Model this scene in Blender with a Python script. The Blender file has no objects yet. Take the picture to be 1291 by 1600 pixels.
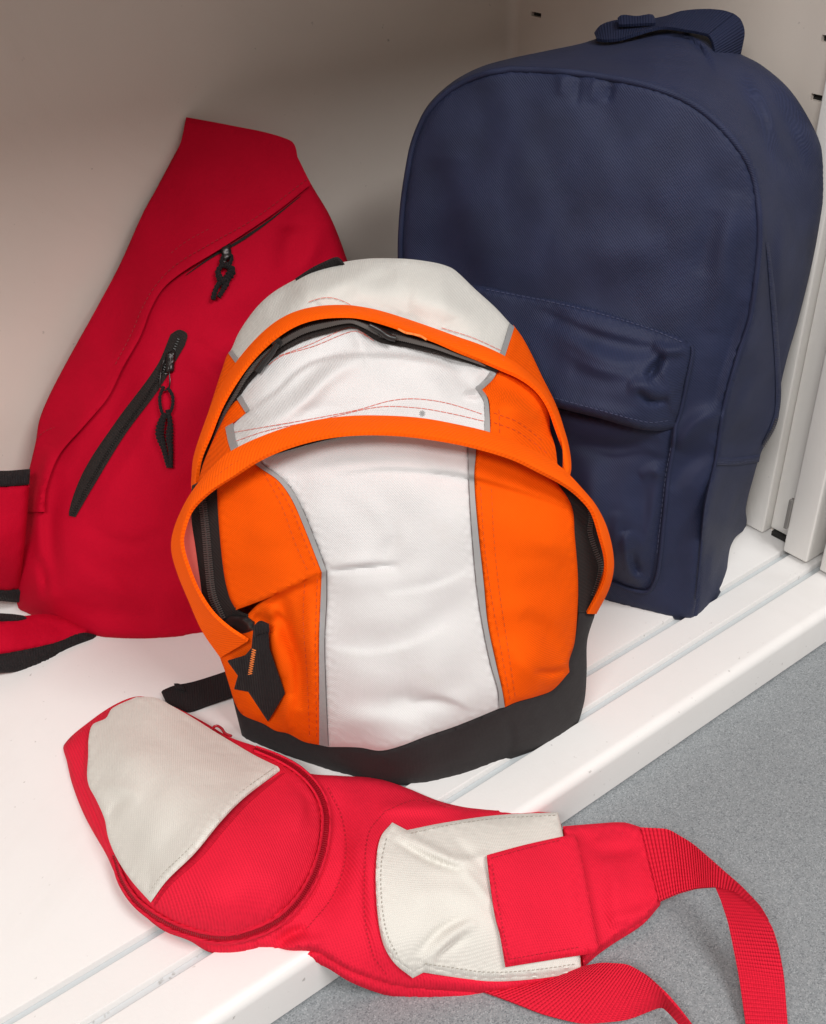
import bpy, math, random
import numpy as np
from mathutils import Vector, geometry as mgeo

random.seed(7)
R = math.radians
SC = bpy.context.scene
COL = SC.collection

# ------------------------------------------------------------------ camera
FOC, CX, CY = 1814.0, 645.5, 800.0            # survey camera (photo pixels)
PITCH, YAW = R(33.04), R(39.2)
EYE = np.array([0.0, 0.0, 0.65])
cam_d = bpy.data.cameras.new('camera')
cam = bpy.data.objects.new('camera', cam_d)
COL.objects.link(cam)
cam.location = EYE
cam.rotation_euler = (R(90) - PITCH, 0, -YAW)
cam_d.sensor_fit = 'VERTICAL'
cam_d.sensor_height = 36
cam_d.lens = FOC / 1600 * 36
cam_d.clip_start = 0.02
cam_d.clip_end = 50
SC.camera = cam

# ------------------------------------------------------------------ light
SC.view_settings.view_transform = 'Standard'
SC.view_settings.look = 'None'
SC.view_settings.exposure = 0.0
SC.view_settings.gamma = 1.0
W = bpy.data.worlds.new('World')
SC.world = W
W.use_nodes = True
W.node_tree.nodes['Background'].inputs[0].default_value = (1.0, 0.86, 0.76, 1)
W.node_tree.nodes['Background'].inputs[1].default_value = 0.34


def area(name, loc, target, sx, sy, power, color):
    l = bpy.data.lights.new(name, 'AREA')
    l.shape = 'RECTANGLE'
    l.size, l.size_y = sx, sy
    l.energy = power
    l.color = color
    o = bpy.data.objects.new(name, l)
    COL.objects.link(o)
    o.location = loc
    o.rotation_euler = (Vector(target) - Vector(loc)).to_track_quat('-Z', 'Y').to_euler()
    return o


area('ceiling_and_fill_lamp', (0.62, -1.05, 2.25), (0.45, 0.6, 0.1), 1.1, 0.60, 44, (1.0, 0.985, 0.965))
area('ceiling_and_fill_lamp', (-1.3, -0.7, 2.2), (0.4, 0.6, 0.1), 1.2, 0.5, 54, (1.0, 0.985, 0.97))  # unseen fill lamp at left, added to brighten the divider

# ------------------------------------------------------------------ survey helpers
_F = np.array([math.sin(YAW) * math.cos(PITCH), math.cos(YAW) * math.cos(PITCH), -math.sin(PITCH)])
_R = np.array([math.cos(YAW), -math.sin(YAW), 0.0])
_D = np.cross(_F, _R)


def rays(p):
    p = np.asarray(p, float).reshape(-1, 2)
    return _F + np.outer((p[:, 0] - CX) / FOC, _R) + np.outer((p[:, 1] - CY) / FOC, _D)


class Frame:
    """A bag's own axes: origin, across, up, outward."""

    def __init__(s, o, az, lean):
        s.o = np.array(o, float)
        s.ex = np.array([math.cos(R(az)), math.sin(R(az)), 0])
        bk = np.array([-s.ex[1], s.ex[0], 0])
        s.ey = np.array([0, 0, math.cos(R(lean))]) + bk * math.sin(R(lean))
        s.n = np.cross(s.ex, s.ey)

    def at(s, p, h):
        r = rays(p)
        h = np.broadcast_to(np.asarray(h, float), (len(r),))
        t = ((s.o - EYE) @ s.n + h) / (r @ s.n)
        return EYE + r * t[:, None]

    def st(s, P):
        d = np.asarray(P) - s.o
        return np.stack([d @ s.ex, d @ s.ey], 1)


class Flat(Frame):
    def __init__(s, z):
        s.o = np.array([0, 0, z], float)
        a = R(-27)
        s.ex = np.array([math.cos(a), math.sin(a), 0.])
        s.ey = np.array([-math.sin(a), math.cos(a), 0.])
        s.n = np.array([0, 0, 1.])


def on_plane(p, n, d):
    r = rays(p)
    n = np.array(n, float)
    return EYE + r * ((d - EYE @ n) / (r @ n))[:, None]


def spline(pts, step=5.0, closed=False):
    """Catmull-Rom through pts, resampled about every `step`."""
    P = np.asarray(pts, float)
    if len(P) == 2 and not closed:
        n = max(2, int(np.linalg.norm(P[1] - P[0]) / step) + 1)
        return P[0] + (P[1] - P[0]) * np.linspace(0, 1, n)[:, None]
    if closed:
        Q = np.vstack([P[-1], P, P[0], P[1]])
    else:
        Q = np.vstack([2 * P[0] - P[1], P, 2 * P[-1] - P[-2]])
    out = []
    for i in range(1, len(Q) - 2):
        a, b, c, d = Q[i - 1:i + 3]
        t = np.linspace(0, 1, 12, endpoint=False)[:, None]
        # centripetal-ish tangents: limit overshoot with chord scaling
        lb, l1, l2 = np.linalg.norm(c - b), np.linalg.norm(b - a) + 1e-9, np.linalg.norm(d - c) + 1e-9
        m1 = (c - a) / (l1 + lb) * lb
        m2 = (d - b) / (l2 + lb) * lb
        out.append((2 * t**3 - 3 * t**2 + 1) * b + (t**3 - 2 * t**2 + t) * m1 + (-2 * t**3 + 3 * t**2) * c + (t**3 - t**2) * m2)
    if not closed:
        out.append(P[-1:])
    S = np.vstack(out)
    if closed:
        S = np.vstack([S, S[:1]])
    L = np.concatenate([[0], np.cumsum(np.linalg.norm(np.diff(S, axis=0), axis=1))])
    n = max(3, int(L[-1] / step) + 1)
    u = np.linspace(0, L[-1], n)
    Rr = np.stack([np.interp(u, L, S[:, k]) for k in range(S.shape[1])], 1)
    return Rr[:-1] if closed else Rr


def resample(P, n):
    P = np.asarray(P, float)
    L = np.concatenate([[0], np.cumsum(np.linalg.norm(np.diff(P, axis=0), axis=1))])
    u = np.linspace(0, L[-1], n)
    return np.stack([np.interp(u, L, P[:, k]) for k in range(P.shape[1])], 1)


def join(*cs):
    out = [np.asarray(cs[0], float)]
    for c in cs[1:]:
        c = np.asarray(c, float)
        if np.linalg.norm(out[-1][-1] - c[0]) < 1.5:
            c = c[1:]
        out.append(c)
    P = np.vstack(out)
    if np.linalg.norm(P[0] - P[-1]) < 1.5:
        P = P[:-1]
    return P


def seg_dist(p, line, closed=False):
    """distance, signed side and parameter of points p to a polyline"""
    A = line if closed else line[:-1]
    B = np.roll(line, -1, 0) if closed else line[1:]
    best = np.full(len(p), 1e9)
    side = np.zeros(len(p))
    par = np.zeros(len(p))
    lens = np.linalg.norm(B - A, axis=1)
    cum = np.concatenate([[0], np.cumsum(lens)])
    for i in range(len(A)):
        d = B[i] - A[i]
        l2 = d @ d + 1e-12
        t = np.clip(((p - A[i]) @ d) / l2, 0, 1)
        q = p - (A[i] + t[:, None] * d)
        dd = np.hypot(q[:, 0], q[:, 1])
        m = dd < best
        best[m] = dd[m]
        side[m] = np.sign(d[0] * q[m, 1] - d[1] * q[m, 0])
        par[m] = (cum[i] + t[m] * lens[i]) / cum[-1]
    return best, side, par


def inside(p, poly):
    x, y = p[:, 0], p[:, 1]
    r = np.zeros(len(p), bool)
    j = len(poly) - 1
    for i in range(len(poly)):
        xi, yi = poly[i]
        xj, yj = poly[j]
        c = ((yi > y) != (yj > y)) & (x < (xj - xi) * (y - yi) / (yj - yi + 1e-12) + xi)
        r ^= c
        j = i
    return r


class Field:
    """Height of a bag's skin above its frame plane: smooth fill + folds."""

    def __init__(s, frame, ctrl, folds=(), steps=(), noise=0.0, seed=1, floor=0.0):
        s.f = frame
        X, H = [], []
        for c in ctrl:
            x, y, h = c
            if h is None:
                q = on_plane([(x, y)], (0, 0, 1), floor)[0]
                h = (q - frame.o) @ frame.n
            X.append((x, y))
            H.append(h)
        s.X = np.array(X, float) / 300
        H = np.array(H)
        n = len(H)
        K = s._k(s.X, s.X) + 1e-3 * np.eye(n)
        Pm = np.hstack([np.ones((n, 1)), s.X])
        A = np.vstack([np.hstack([K, Pm]), np.hstack([Pm.T, np.zeros((3, 3))])])
        s.w = np.linalg.solve(A, np.concatenate([H, [0, 0, 0]]))
        s.folds = [(spline(p, 8), a, sg) for p, a, sg in folds]
        s.steps = [(spline(p, 8), a, sg, ll) for p, a, sg, ll in steps]
        rg = np.random.RandomState(seed)
        s.waves = []
        for _ in range(14):
            wl = rg.uniform(50, 190)
            th = rg.uniform(0, 6.28)
            s.waves.append((math.cos(th) * 6.28 / wl, math.sin(th) * 6.28 / wl, rg.uniform(0, 6.28), noise * wl / 190 * rg.uniform(.4, 1)))

    def _k(s, a, b):
        r = np.linalg.norm(a[:, None] - b[None], axis=2)
        return r**2 * np.log(r + 1e-9)

    def __call__(s, p):
        p = np.asarray(p, float).reshape(-1, 2)
        q = p / 300
        h = s._k(q, s.X) @ s.w[:-3] + s.w[-3] + q @ s.w[-2:]
        for c, a, sg in s.folds:
            d, _, t = seg_dist(p, c)
            e = np.sin(np.clip(t, 0.0, 1) * math.pi) ** .6
            h = h + a * np.exp(-(d / sg) ** 2) * e
        for c, a, sg, ll in s.steps:
            d, sd, t = seg_dist(p, c)
            e = np.sin(np.clip(t, 0.0, 1) * math.pi) ** .5
            x = d * sd
            h = h + a * e * np.tanh(x / sg) * np.exp(-np.abs(x) / ll)
        for kx, ky, ph, a in s.waves:
            h = h + a * np.sin(kx * p[:, 0] + ky * p[:, 1] + ph)
        return h

    def pos(s, p, off=0.0):
        return s.f.at(p, s(p) + off)


# ------------------------------------------------------------------ objects
def thing(name, label, cat, loc=(0, 0, 0), group=None):
    o = bpy.data.objects.new(name, None)
    o.empty_display_size = .05
    COL.objects.link(o)
    o.location = loc
    o['label'] = label
    o['category'] = cat
    if group:
        o['group'] = group
    return o


def mesh(name, V, Fc, m, parent=None, uv=None, smooth=50, kind=None, label=None):
    V = np.asarray(V, float)
    base = np.zeros(3)
    p = parent
    while p is not None:
        base += np.array(p.location)
        p = p.parent
    me = bpy.data.meshes.new(name)
    me.from_pydata((V - base).tolist(), [], [list(map(int, f)) for f in Fc])
    if uv is not None:
        ul = me.uv_layers.new(name='UVMap')
        idx = np.empty(len(me.loops), np.int32)
        me.loops.foreach_get('vertex_index', idx)
        ul.data.foreach_set('uv', np.asarray(uv, np.float32)[idx].ravel())
    if smooth:
        me.shade_smooth()
        me.set_sharp_from_angle(angle=R(smooth))
    me.materials.append(m)
    o = bpy.data.objects.new(name, me)
    COL.objects.link(o)
    if parent is not None:
        o.parent = parent
    if kind:
        o['kind'] = kind
    if label:
        o['label'] = label
    return o


def patch(name, field, poly, m, parent, off=0.0, thick=.002, edge=0, drop=0.0, step=5.0, puff=0.0, puffw=40., label=None, smooth=50, extra=None, uvax=None):
    """A cut piece of cloth lying on a bag's skin: outline poly, edge rolled down by drop, middle raised by puff."""
    poly = np.asarray(poly, float)
    B = resample(np.vstack([poly, poly[:1]]), max(8, int(np.sum(np.linalg.norm(np.diff(np.vstack([poly, poly[:1]]), axis=0), axis=1)) / step)))[:-1]
    # keep true corners: snap the nearest sample on every sharp corner
    for i in range(len(poly)):
        a, b, c = poly[i - 1], poly[i], poly[(i + 1) % len(poly)]
        u, v = b - a, c - b
        cs = (u @ v) / (np.linalg.norm(u) * np.linalg.norm(v) + 1e-9)
        if cs < .8:
            k = np.argmin(np.linalg.norm(B - b, axis=1))
            B[k] = b
    x0, y0 = B.min(0)
    x1, y1 = B.max(0)
    gy = np.arange(y0, y1, step * .87)
    G = []
    for k, y in enumerate(gy):
        xs = np.arange(x0 + (k % 2) * step / 2, x1, step)
        G.append(np.stack([xs, np.full(len(xs), y)], 1))
    G = np.vstack(G)
    G = G[inside(G, B)]
    if len(G):
        d, _, _ = seg_dist(G, B, True)
        G = G[d > step * .55]
    P = np.vstack([B, G]) if len(G) else B
    r = mgeo.delaunay_2d_cdt([Vector(q) for q in P], [], [list(range(len(B)))], 1, 1e-4)
    P = np.array([tuple(v) for v in r[0]])
    T = [f for f in r[2] if len(f) == 3]
    d, _, _ = seg_dist(P, B, True)
    h = field(P) + off
    if edge and drop:
        k = np.clip(d / edge, 0, 1)
        h = h - drop * (1 - np.sqrt(np.clip(1 - (1 - k) ** 2, 0, 1)))
    if puff:
        k = np.clip(d / puffw, 0, 1)
        h = h + puff * (k * k * (3 - 2 * k))
    if edge:                                            # seam pucker
        k1, k2 = P @ np.array([.41, .23]), P @ np.array([-.19, .47])
        h = h + .00045 * (np.sin(k1) + np.sin(k2 + 1.3 * np.sin(k1 * .37))) * np.exp(-d / 12.0) * np.clip(d / 3, 0, 1)
    if extra is not None:
        h = h + extra(P)
    V = field.f.at(P, h)
    n = len(V)
    # orientation: make triangles face outward
    tri = []
    for f in T:
        a, b, c = (V[i] for i in f)
        nn = np.cross(b - a, c - a)
        tri.append(f if nn @ (EYE - a) > 0 else (f[0], f[2], f[1]))
    cnt = {}
    for f in tri:
        for i in range(3):
            e = (f[i], f[(i + 1) % 3])
            cnt[e] = 1
    rim = [e for e in cnt if (e[1], e[0]) not in cnt]
    V2 = V - field.f.n * thick
    Fc = [tuple(f) for f in tri] + [(f[0] + n, f[2] + n, f[1] + n) for f in tri] + [(b, a, a + n, b + n) for a, b in rim]
    uv = field.f.st(V) if uvax is None else np.stack([(V - field.f.o) @ np.array(uvax[0]), (V - field.f.o) @ np.array(uvax[1])], 1)
    return mesh(name, np.vstack([V, V2]), Fc, m, parent, np.vstack([uv, uv]), smooth=smooth, label=label)


def loft(name, rows, m, parent, thick=.002, n=90, sub=4, label=None, closed=False, uvrot=False, smooth=60, kind=None, caps=False):
    """Cloth or webbing skin through rows of 3-D curves, given a thickness."""
    Q = [resample(np.asarray(r, float), n) for r in rows]
    Q = np.array(Q)                                     # k,n,3
    k = len(Q)
    if k > 2 and sub > 1:
        S = []
        E = np.concatenate([[2 * Q[0] - Q[1]], Q, [2 * Q[-1] - Q[-2]]])
        for i in range(1, k):
            a, b, c, d = E[i - 1:i + 3]
            for t in np.linspace(0, 1, sub, endpoint=False):
                S.append(.5 * ((2 * b) + (-a + c) * t + (2 * a - 5 * b + 4 * c - d) * t * t + (-a + 3 * b - 3 * c + d) * t**3))
        S.append(Q[-1])
        Q = np.array(S)
    elif k == 2 and sub > 1:
        Q = np.array([Q[0] + (Q[1] - Q[0]) * t for t in np.linspace(0, 1, sub + 1)])
    k = len(Q)
    du = np.gradient(Q, axis=1)
    dv = np.gradient(Q, axis=0)
    N = np.cross(du, dv)
    N /= (np.linalg.norm(N, axis=2, keepdims=True) + 1e-12)
    if np.mean(np.sum(N * (EYE - Q), axis=2)) < 0:
        N = -N
        flip = True
    else:
        flip = False
    lu = np.concatenate([np.zeros((k, 1)), np.cumsum(np.linalg.norm(np.diff(Q, axis=1), axis=2), axis=1)], 1)
    lu = np.broadcast_to(lu.mean(0), (k, n))
    lv = np.concatenate([np.zeros((1, n)), np.cumsum(np.linalg.norm(np.diff(Q, axis=0), axis=2), axis=0)], 0)
    lv = np.broadcast_to(lv.mean(1, keepdims=True), (k, n))
    uv = np.stack([lv, lu] if uvrot else [lu, lv], 2).reshape(-1, 2)
    A = (Q + N * thick / 2).reshape(-1, 3)
    Bk = (Q - N * thick / 2).reshape(-1, 3)
    M = k * n
    Fc = []
    for i in range(k - 1):
        for j in range(n - 1):
            q = (i * n + j, i * n + j + 1, (i + 1) * n + j + 1, (i + 1) * n + j)
            if flip:
                q = q[::-1]
            Fc.append(q)
            Fc.append(tuple(x + M for x in q[::-1]))
    bd = [i for i in range(n)] + [i * n + n - 1 for i in range(1, k)] + [(k - 1) * n + j for j in range(n - 2, -1, -1)] + [i * n for i in range(k - 2, 0, -1)]
    for a, b in zip(bd, bd[1:] + bd[:1]):
        q = (b, a, a + M, b + M)
        Fc.append(q[::-1] if flip else q)
    return mesh(name, np.vstack([A, Bk]), Fc, m, parent, np.vstack([uv, uv]), smooth=smooth, label=label, kind=kind)


def tube(name, P, rad, m, parent, seg=8, closed=False, label=None, bump=None):
    P = np.asarray(P, float)
    n = len(P)
    rad = np.broadcast_to(np.asarray(rad, float), (n,))
    T = np.gradient(P, axis=0)
    T /= np.linalg.norm(T, axis=1, keepdims=True) + 1e-12
    V, Fc, U = [], [], []
    L = 0
    a = np.cross(T[0], [.31, .52, .79])
    for i in range(n):
        a = a - T[i] * (a @ T[i])
        a /= np.linalg.norm(a) + 1e-9
        b = np.cross(T[i], a)
        if i:
            L += np.linalg.norm(P[i] - P[i - 1])
        for k in range(seg):
            th = 2 * math.pi * k / seg
            V.append(P[i] + rad[i] * (a * math.cos(th) + b * math.sin(th)))
            U.append((k / seg * 6.28 * rad[i], L))
    for i in range(n - 1):
        for k in range(seg):
            k2 = (k + 1) % seg
            Fc.append((i * seg + k, i * seg + k2, (i + 1) * seg + k2, (i + 1) * seg + k))
    Fc.append(tuple(range(seg - 1, -1, -1)))
    Fc.append(tuple((n - 1) * seg + k for k in range(seg)))
    return mesh(name, V, Fc, m, parent, U, smooth=60, label=label)


def dashes(name, segs, m, parent, w=.0005, hgt=.0005, nrm=None, kind='stuff'):
    """short raised bars (stitches, zip teeth), all of one seam joined: segs = list of (P0, P1)"""
    V, Fc = [], []
    for a, b in segs:
        a, b = np.asarray(a), np.asarray(b)
        d = b - a
        d = d / (np.linalg.norm(d) + 1e-12)
        s = np.cross(d, nrm)
        s = s / (np.linalg.norm(s) + 1e-12) * w / 2
        u = np.asarray(nrm) * hgt
        k = len(V)
        e = d * w * .4
        V += [a - s, a + s, b + s, b - s, a - s * .6 + u + e, a + s * .6 + u + e, b + s * .6 + u - e, b - s * .6 + u - e]
        Fc += [(k + 4, k + 5, k + 6, k + 7), (k, k + 1, k + 5, k + 4), (k + 1, k + 2, k + 6, k + 5), (k + 2, k + 3, k + 7, k + 6), (k + 3, k, k + 4, k + 7)]
    return mesh(name, V, Fc, m, parent, np.zeros((len(V), 2)), smooth=0, kind=kind)


def stitch_segs(field, pts, dash=6, gap=3, off=.0006):
    c = spline(pts, 1.0)
    out = []
    i = 0
    idx = []
    while i + dash < len(c):
        idx.append((i, i + dash))
        i += dash + gap
    if not idx:
        return out
    P = field.pos(c, off)
    for a, b in idx:
        out.append((P[a], P[b]))
    return out


def teeth_segs(field, pts, width=9, pitch=4.0, off=.001):
    c = spline(pts, pitch)
    t = np.gradient(c, axis=0)
    t /= np.linalg.norm(t, axis=1, keepdims=True)
    nn = np.stack([-t[:, 1], t[:, 0]], 1)
    A = field.pos(c + nn * width / 2, off)
    B = field.pos(c - nn * width / 2, off)
    return list(zip(A, B))


def ribbon_poly(pts, w, step=4):
    c = spline(pts, step)
    t = np.gradient(c, axis=0)
    t /= np.linalg.norm(t, axis=1, keepdims=True)
    nn = np.stack([-t[:, 1], t[:, 0]], 1)
    w = np.interp(np.linspace(0, 1, len(c)), np.linspace(0, 1, len(w)), w)[:, None] if isinstance(w, (list, tuple)) else w
    return np.vstack([c + nn * w / 2, (c - nn * w / 2)[::-1]])


# ------------------------------------------------------------------ materials
def mat_base(name):
    m = bpy.data.materials.new(name)
    m.use_nodes = True
    nt = m.node_tree
    return m, nt, nt.nodes, nt.links, nt.nodes['Principled BSDF']


def fabric(name, col, kind='plain', period=.0012, bump=.5, rough=.82, sheen=.25, var=.10, dirt=None, weave_dark=.25, rot=0.0, spec=.16):
    m, nt, N, L, b = mat_base(name)
    uv = N.new('ShaderNodeUVMap')
    uv.uv_map = 'UVMap'
    mp = N.new('ShaderNodeMapping')
    mp.inputs['Rotation'].default_value = (0, 0, rot)
    L.new(uv.outputs[0], mp.inputs[0])

    def wave(direction, per, dist=0.0):
        w = N.new('ShaderNodeTexWave')
        w.wave_type = 'BANDS'
        w.bands_direction = direction
        w.inputs['Scale'].default_value = 0.314 / per          # one band per `per` metres
        w.inputs['Distortion'].default_value = dist
        w.inputs['Detail'].default_value = 2
        w.inputs['Detail Scale'].default_value = 2
        L.new(mp.outputs[0], w.inputs['Vector'])
        return w.outputs['Fac']

    if kind == 'plain':
        a, c = wave('X', period, .4), wave('Y', period, .4)
        mul = N.new('ShaderNodeMath')
        mul.operation = 'MULTIPLY'
        L.new(a, mul.inputs[0])
        L.new(c, mul.inputs[1])
        wv = mul.outputs[0]
    elif kind == 'twill':
        wv = wave('DIAGONAL', period, .5)
        a = wave('Y', period * .8, .3)
        mx = N.new('ShaderNodeMath')
        mx.operation = 'MULTIPLY_ADD'
        L.new(a, mx.inputs[0])
        mx.inputs[1].default_value = .35
        L.new(wv, mx.inputs[2])
        wv = mx.outputs[0]
    else:                                                  # ribbed webbing
        a, c = wave('X', period, .2), wave('Y', period * .62, .3)
        mx = N.new('ShaderNodeMath')
        mx.operation = 'MULTIPLY_ADD'
        L.new(c, mx.inputs[0])
        mx.inputs[1].default_value = .4
        L.new(a, mx.inputs[2])
        wv = mx.outputs[0]
    nz = N.new('ShaderNodeTexNoise')
    nz.inputs['Scale'].default_value = 26
    nz.inputs['Detail'].default_value = 5
    L.new(uv.outputs[0], nz.inputs['Vector'])
    fz = N.new('ShaderNodeTexNoise')
    fz.inputs['Scale'].default_value = 900
    fz.inputs['Detail'].default_value = 2
    L.new(uv.outputs[0], fz.inputs['Vector'])
    # colour: slight uneven dye, threads darker between
    rp = N.new('ShaderNodeValToRGB')
    c = np.array(col)
    rp.color_ramp.elements[0].position = .3
    rp.color_ramp.elements[1].position = .7
    rp.color_ramp.elements[0].color = (*np.clip(c * (1 - var), 0, 1), 1)
    rp.color_ramp.elements[1].color = (*np.clip(c * (1 + var * .6), 0, 1), 1)
    L.new(nz.outputs['Fac'], rp.inputs[0])
    mixc = N.new('ShaderNodeMix')
    mixc.data_type = 'RGBA'
    mixc.blend_type = 'MULTIPLY'
    mr = N.new('ShaderNodeMapRange')
    mr.inputs['From Min'].default_value = 0
    mr.inputs['From Max'].default_value = 1
    mr.inputs['To Min'].default_value = 1 - weave_dark
    mr.inputs['To Max'].default_value = 1.0
    ad = N.new('ShaderNodeMath')
    ad.operation = 'MULTIPLY_ADD'
    L.new(fz.outputs['Fac'], ad.inputs[0])
    ad.inputs[1].default_value = .5
    L.new(wv, ad.inputs[2])
    L.new(ad.outputs[0], mr.inputs['Value'])
    mixc.inputs[0].default_value = 1.0
    L.new(rp.outputs[0], mixc.inputs[6])
    cb = N.new('ShaderNodeCombineColor')
    for k in range(3):
        L.new(mr.outputs[0], cb.inputs[k])
    L.new(cb.outputs[0], mixc.inputs[7])
    out = mixc.outputs[2]
    if dirt:
        dn = N.new('ShaderNodeTexNoise')
        dn.inputs['Scale'].default_value = 14
        dn.inputs['Detail'].default_value = 6
        dn.inputs['Roughness'].default_value = .65
        L.new(uv.outputs[0], dn.inputs['Vector'])
        dr = N.new('ShaderNodeMapRange')
        dr.inputs['From Min'].default_value = .56
        dr.inputs['From Max'].default_value = .78
        dr.inputs['To Max'].default_value = .30
        L.new(dn.outputs['Fac'], dr.inputs['Value'])
        m2 = N.new('ShaderNodeMix')
        m2.data_type = 'RGBA'
        L.new(dr.outputs[0], m2.inputs[0])
        L.new(out, m2.inputs[6])
        m2.inputs[7].default_value = (*dirt, 1)
        out = m2.outputs[2]
    L.new(out, b.inputs['Base Color'])
    bp = N.new('ShaderNodeBump')
    bp.inputs['Strength'].default_value = bump
    bp.inputs['Distance'].default_value = period * .35
    L.new(ad.outputs[0], bp.inputs['Height'])
    bp2 = N.new('ShaderNodeBump')
    bp2.inputs['Strength'].default_value = .45
    bp2.inputs['Distance'].default_value = .004
    L.new(nz.outputs['Fac'], bp2.inputs['Height'])
    L.new(bp2.outputs[0], bp.inputs['Normal'])
    L.new(bp.outputs[0], b.inputs['Normal'])
    b.inputs['Roughness'].default_value = rough
    b.inputs['Specular IOR Level'].default_value = spec
    b.inputs['Sheen Weight'].default_value = sheen
    b.inputs['Sheen Roughness'].default_value = .5
    return m


def paint(name, col, rough=.4, scuff=0.0, spec=.5):
    m, nt, N, L, b = mat_base(name)
    tc = N.new('ShaderNodeTexCoord')
    n1 = N.new('ShaderNodeTexNoise')
    n1.inputs['Scale'].default_value = 5
    n1.inputs['Detail'].default_value = 6
    L.new(tc.outputs['Object'], n1.inputs['Vector'])
    rp = N.new('ShaderNodeValToRGB')
    c = np.array(col)
    rp.color_ramp.elements[0].position = .3
    rp.color_ramp.elements[1].position = .7
    rp.color_ramp.elements[0].color = (*(c * .95), 1)
    rp.color_ramp.elements[1].color = (*np.clip(c * 1.02, 0, 1), 1)
    L.new(n1.outputs['Fac'], rp.inputs[0])
    out = rp.outputs[0]
    sm = N.new('ShaderNodeTexNoise')
    sm.inputs['Scale'].default_value = 3.2
    sm.inputs['Detail'].default_value = 8
    sm.inputs['Roughness'].default_value = .7
    sm.inputs['Distortion'].default_value = 1.5
    L.new(tc.outputs['Object'], sm.inputs['Vector'])
    sr = N.new('ShaderNodeMapRange')
    sr.inputs['From Min'].default_value = .5
    sr.inputs['From Max'].default_value = .8
    sr.inputs['To Max'].default_value = .28
    L.new(sm.outputs['Fac'], sr.inputs['Value'])
    sx = N.new('ShaderNodeMix')
    sx.data_type = 'RGBA'
    L.new(sr.outputs[0], sx.inputs[0])
    L.new(out, sx.inputs[6])
    sx.inputs[7].default_value = (*(c * np.array([.80, .77, .74])), 1)
    out = sx.outputs[2]
    # small specks and smudges of dirt
    n2 = N.new('ShaderNodeTexNoise')
    n2.inputs['Scale'].default_value = 160
    n2.inputs['Detail'].default_value = 3
    L.new(tc.outputs['Object'], n2.inputs['Vector'])
    mr = N.new('ShaderNodeMapRange')
    mr.inputs['From Min'].default_value = .73 - scuff
    mr.inputs['From Max'].default_value = .80 - scuff
    mr.inputs['To Max'].default_value = .55
    L.new(n2.outputs['Fac'], mr.inputs['Value'])
    mx = N.new('ShaderNodeMix')
    mx.data_type = 'RGBA'
    L.new(mr.outputs[0], mx.inputs[0])
    L.new(out, mx.inputs[6])
    mx.inputs[7].default_value = (.22, .20, .18, 1)
    L.new(mx.outputs[2], b.inputs['Base Color'])
    rr = N.new('ShaderNodeMapRange')
    rr.inputs['To Min'].default_value = rough - .06
    rr.inputs['To Max'].default_value = rough + .1
    L.new(n1.outputs['Fac'], rr.inputs['Value'])
    L.new(rr.outputs[0], b.inputs['Roughness'])
    b.inputs['Specular IOR Level'].default_value = spec
    n3 = N.new('ShaderNodeTexNoise')
    n3.inputs['Scale'].default_value = 420
    L.new(tc.outputs['Object'], n3.inputs['Vector'])
    bp = N.new('ShaderNodeBump')
    bp.inputs['Strength'].default_value = .08
    bp.inputs['Distance'].default_value = .001
    L.new(n3.outputs['Fac'], bp.inputs['Height'])
    L.new(bp.outputs[0], b.inputs['Normal'])
    return m


def plain(name, col, rough=.5, metal=0.0, spec=.5):
    m, nt, N, L, b = mat_base(name)
    tc = N.new('ShaderNodeTexCoord')
    n1 = N.new('ShaderNodeTexNoise')
    n1.inputs['Scale'].default_value = 300
    L.new(tc.outputs['Object'], n1.inputs['Vector'])
    rp = N.new('ShaderNodeValToRGB')
    c = np.array(col)
    rp.color_ramp.elements[0].color = (*(c * .8), 1)
    rp.color_ramp.elements[1].color = (*np.clip(c * 1.15, 0, 1), 1)
    L.new(n1.outputs['Fac'], rp.inputs[0])
    L.new(rp.outputs[0], b.inputs['Base Color'])
    b.inputs['Roughness'].default_value = rough
    b.inputs['Metallic'].default_value = metal
    b.inputs['Specular IOR Level'].default_value = spec
    return m


def vinyl(name):
    m, nt, N, L, b = mat_base(name)
    tc = N.new('ShaderNodeTexCoord')
    v = N.new('ShaderNodeTexVoronoi')
    v.inputs['Scale'].default_value = 1200
    L.new(tc.outputs['Object'], v.inputs['Vector'])
    sp = N.new('ShaderNodeSeparateColor')
    L.new(v.outputs['Color'], sp.inputs[0])
    rp = N.new('ShaderNodeValToRGB')
    e = rp.color_ramp.elements
    e[0].position = 0
    e[0].color = (.13, .145, .16, 1)
    e[1].position = 1
    e[1].color = (.34, .365, .38, 1)
    for p, c in ((.12, (.175, .192, .204)), (.28, (.218, .237, .25)), (.76, (.25, .27, .283)), (.9, (.295, .312, .322))):
        k = e.new(p)
        k.color = (*c, 1)
    L.new(sp.outputs[0], rp.inputs[0])
    n = N.new('ShaderNodeTexNoise')
    n.inputs['Scale'].default_value = 9
    n.inputs['Detail'].default_value = 5
    L.new(tc.outputs['Object'], n.inputs['Vector'])
    mr = N.new('ShaderNodeMapRange')
    mr.inputs['To Min'].default_value = .88
    mr.inputs['To Max'].default_value = 1.1
    L.new(n.outputs['Fac'], mr.inputs['Value'])
    mx = N.new('ShaderNodeVectorMath')
    mx.operation = 'SCALE'
    L.new(rp.outputs[0], mx.inputs[0])
    L.new(mr.outputs[0], mx.inputs['Scale'])
    L.new(mx.outputs[0], b.inputs['Base Color'])
    b.inputs['Roughness'].default_value = .55
    bp = N.new('ShaderNodeBump')
    bp.inputs['Strength'].default_value = .15
    bp.inputs['Distance'].default_value = .0006
    L.new(sp.outputs[1], bp.inputs['Height'])
    L.new(bp.outputs[0], b.inputs['Normal'])
    return m


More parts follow.
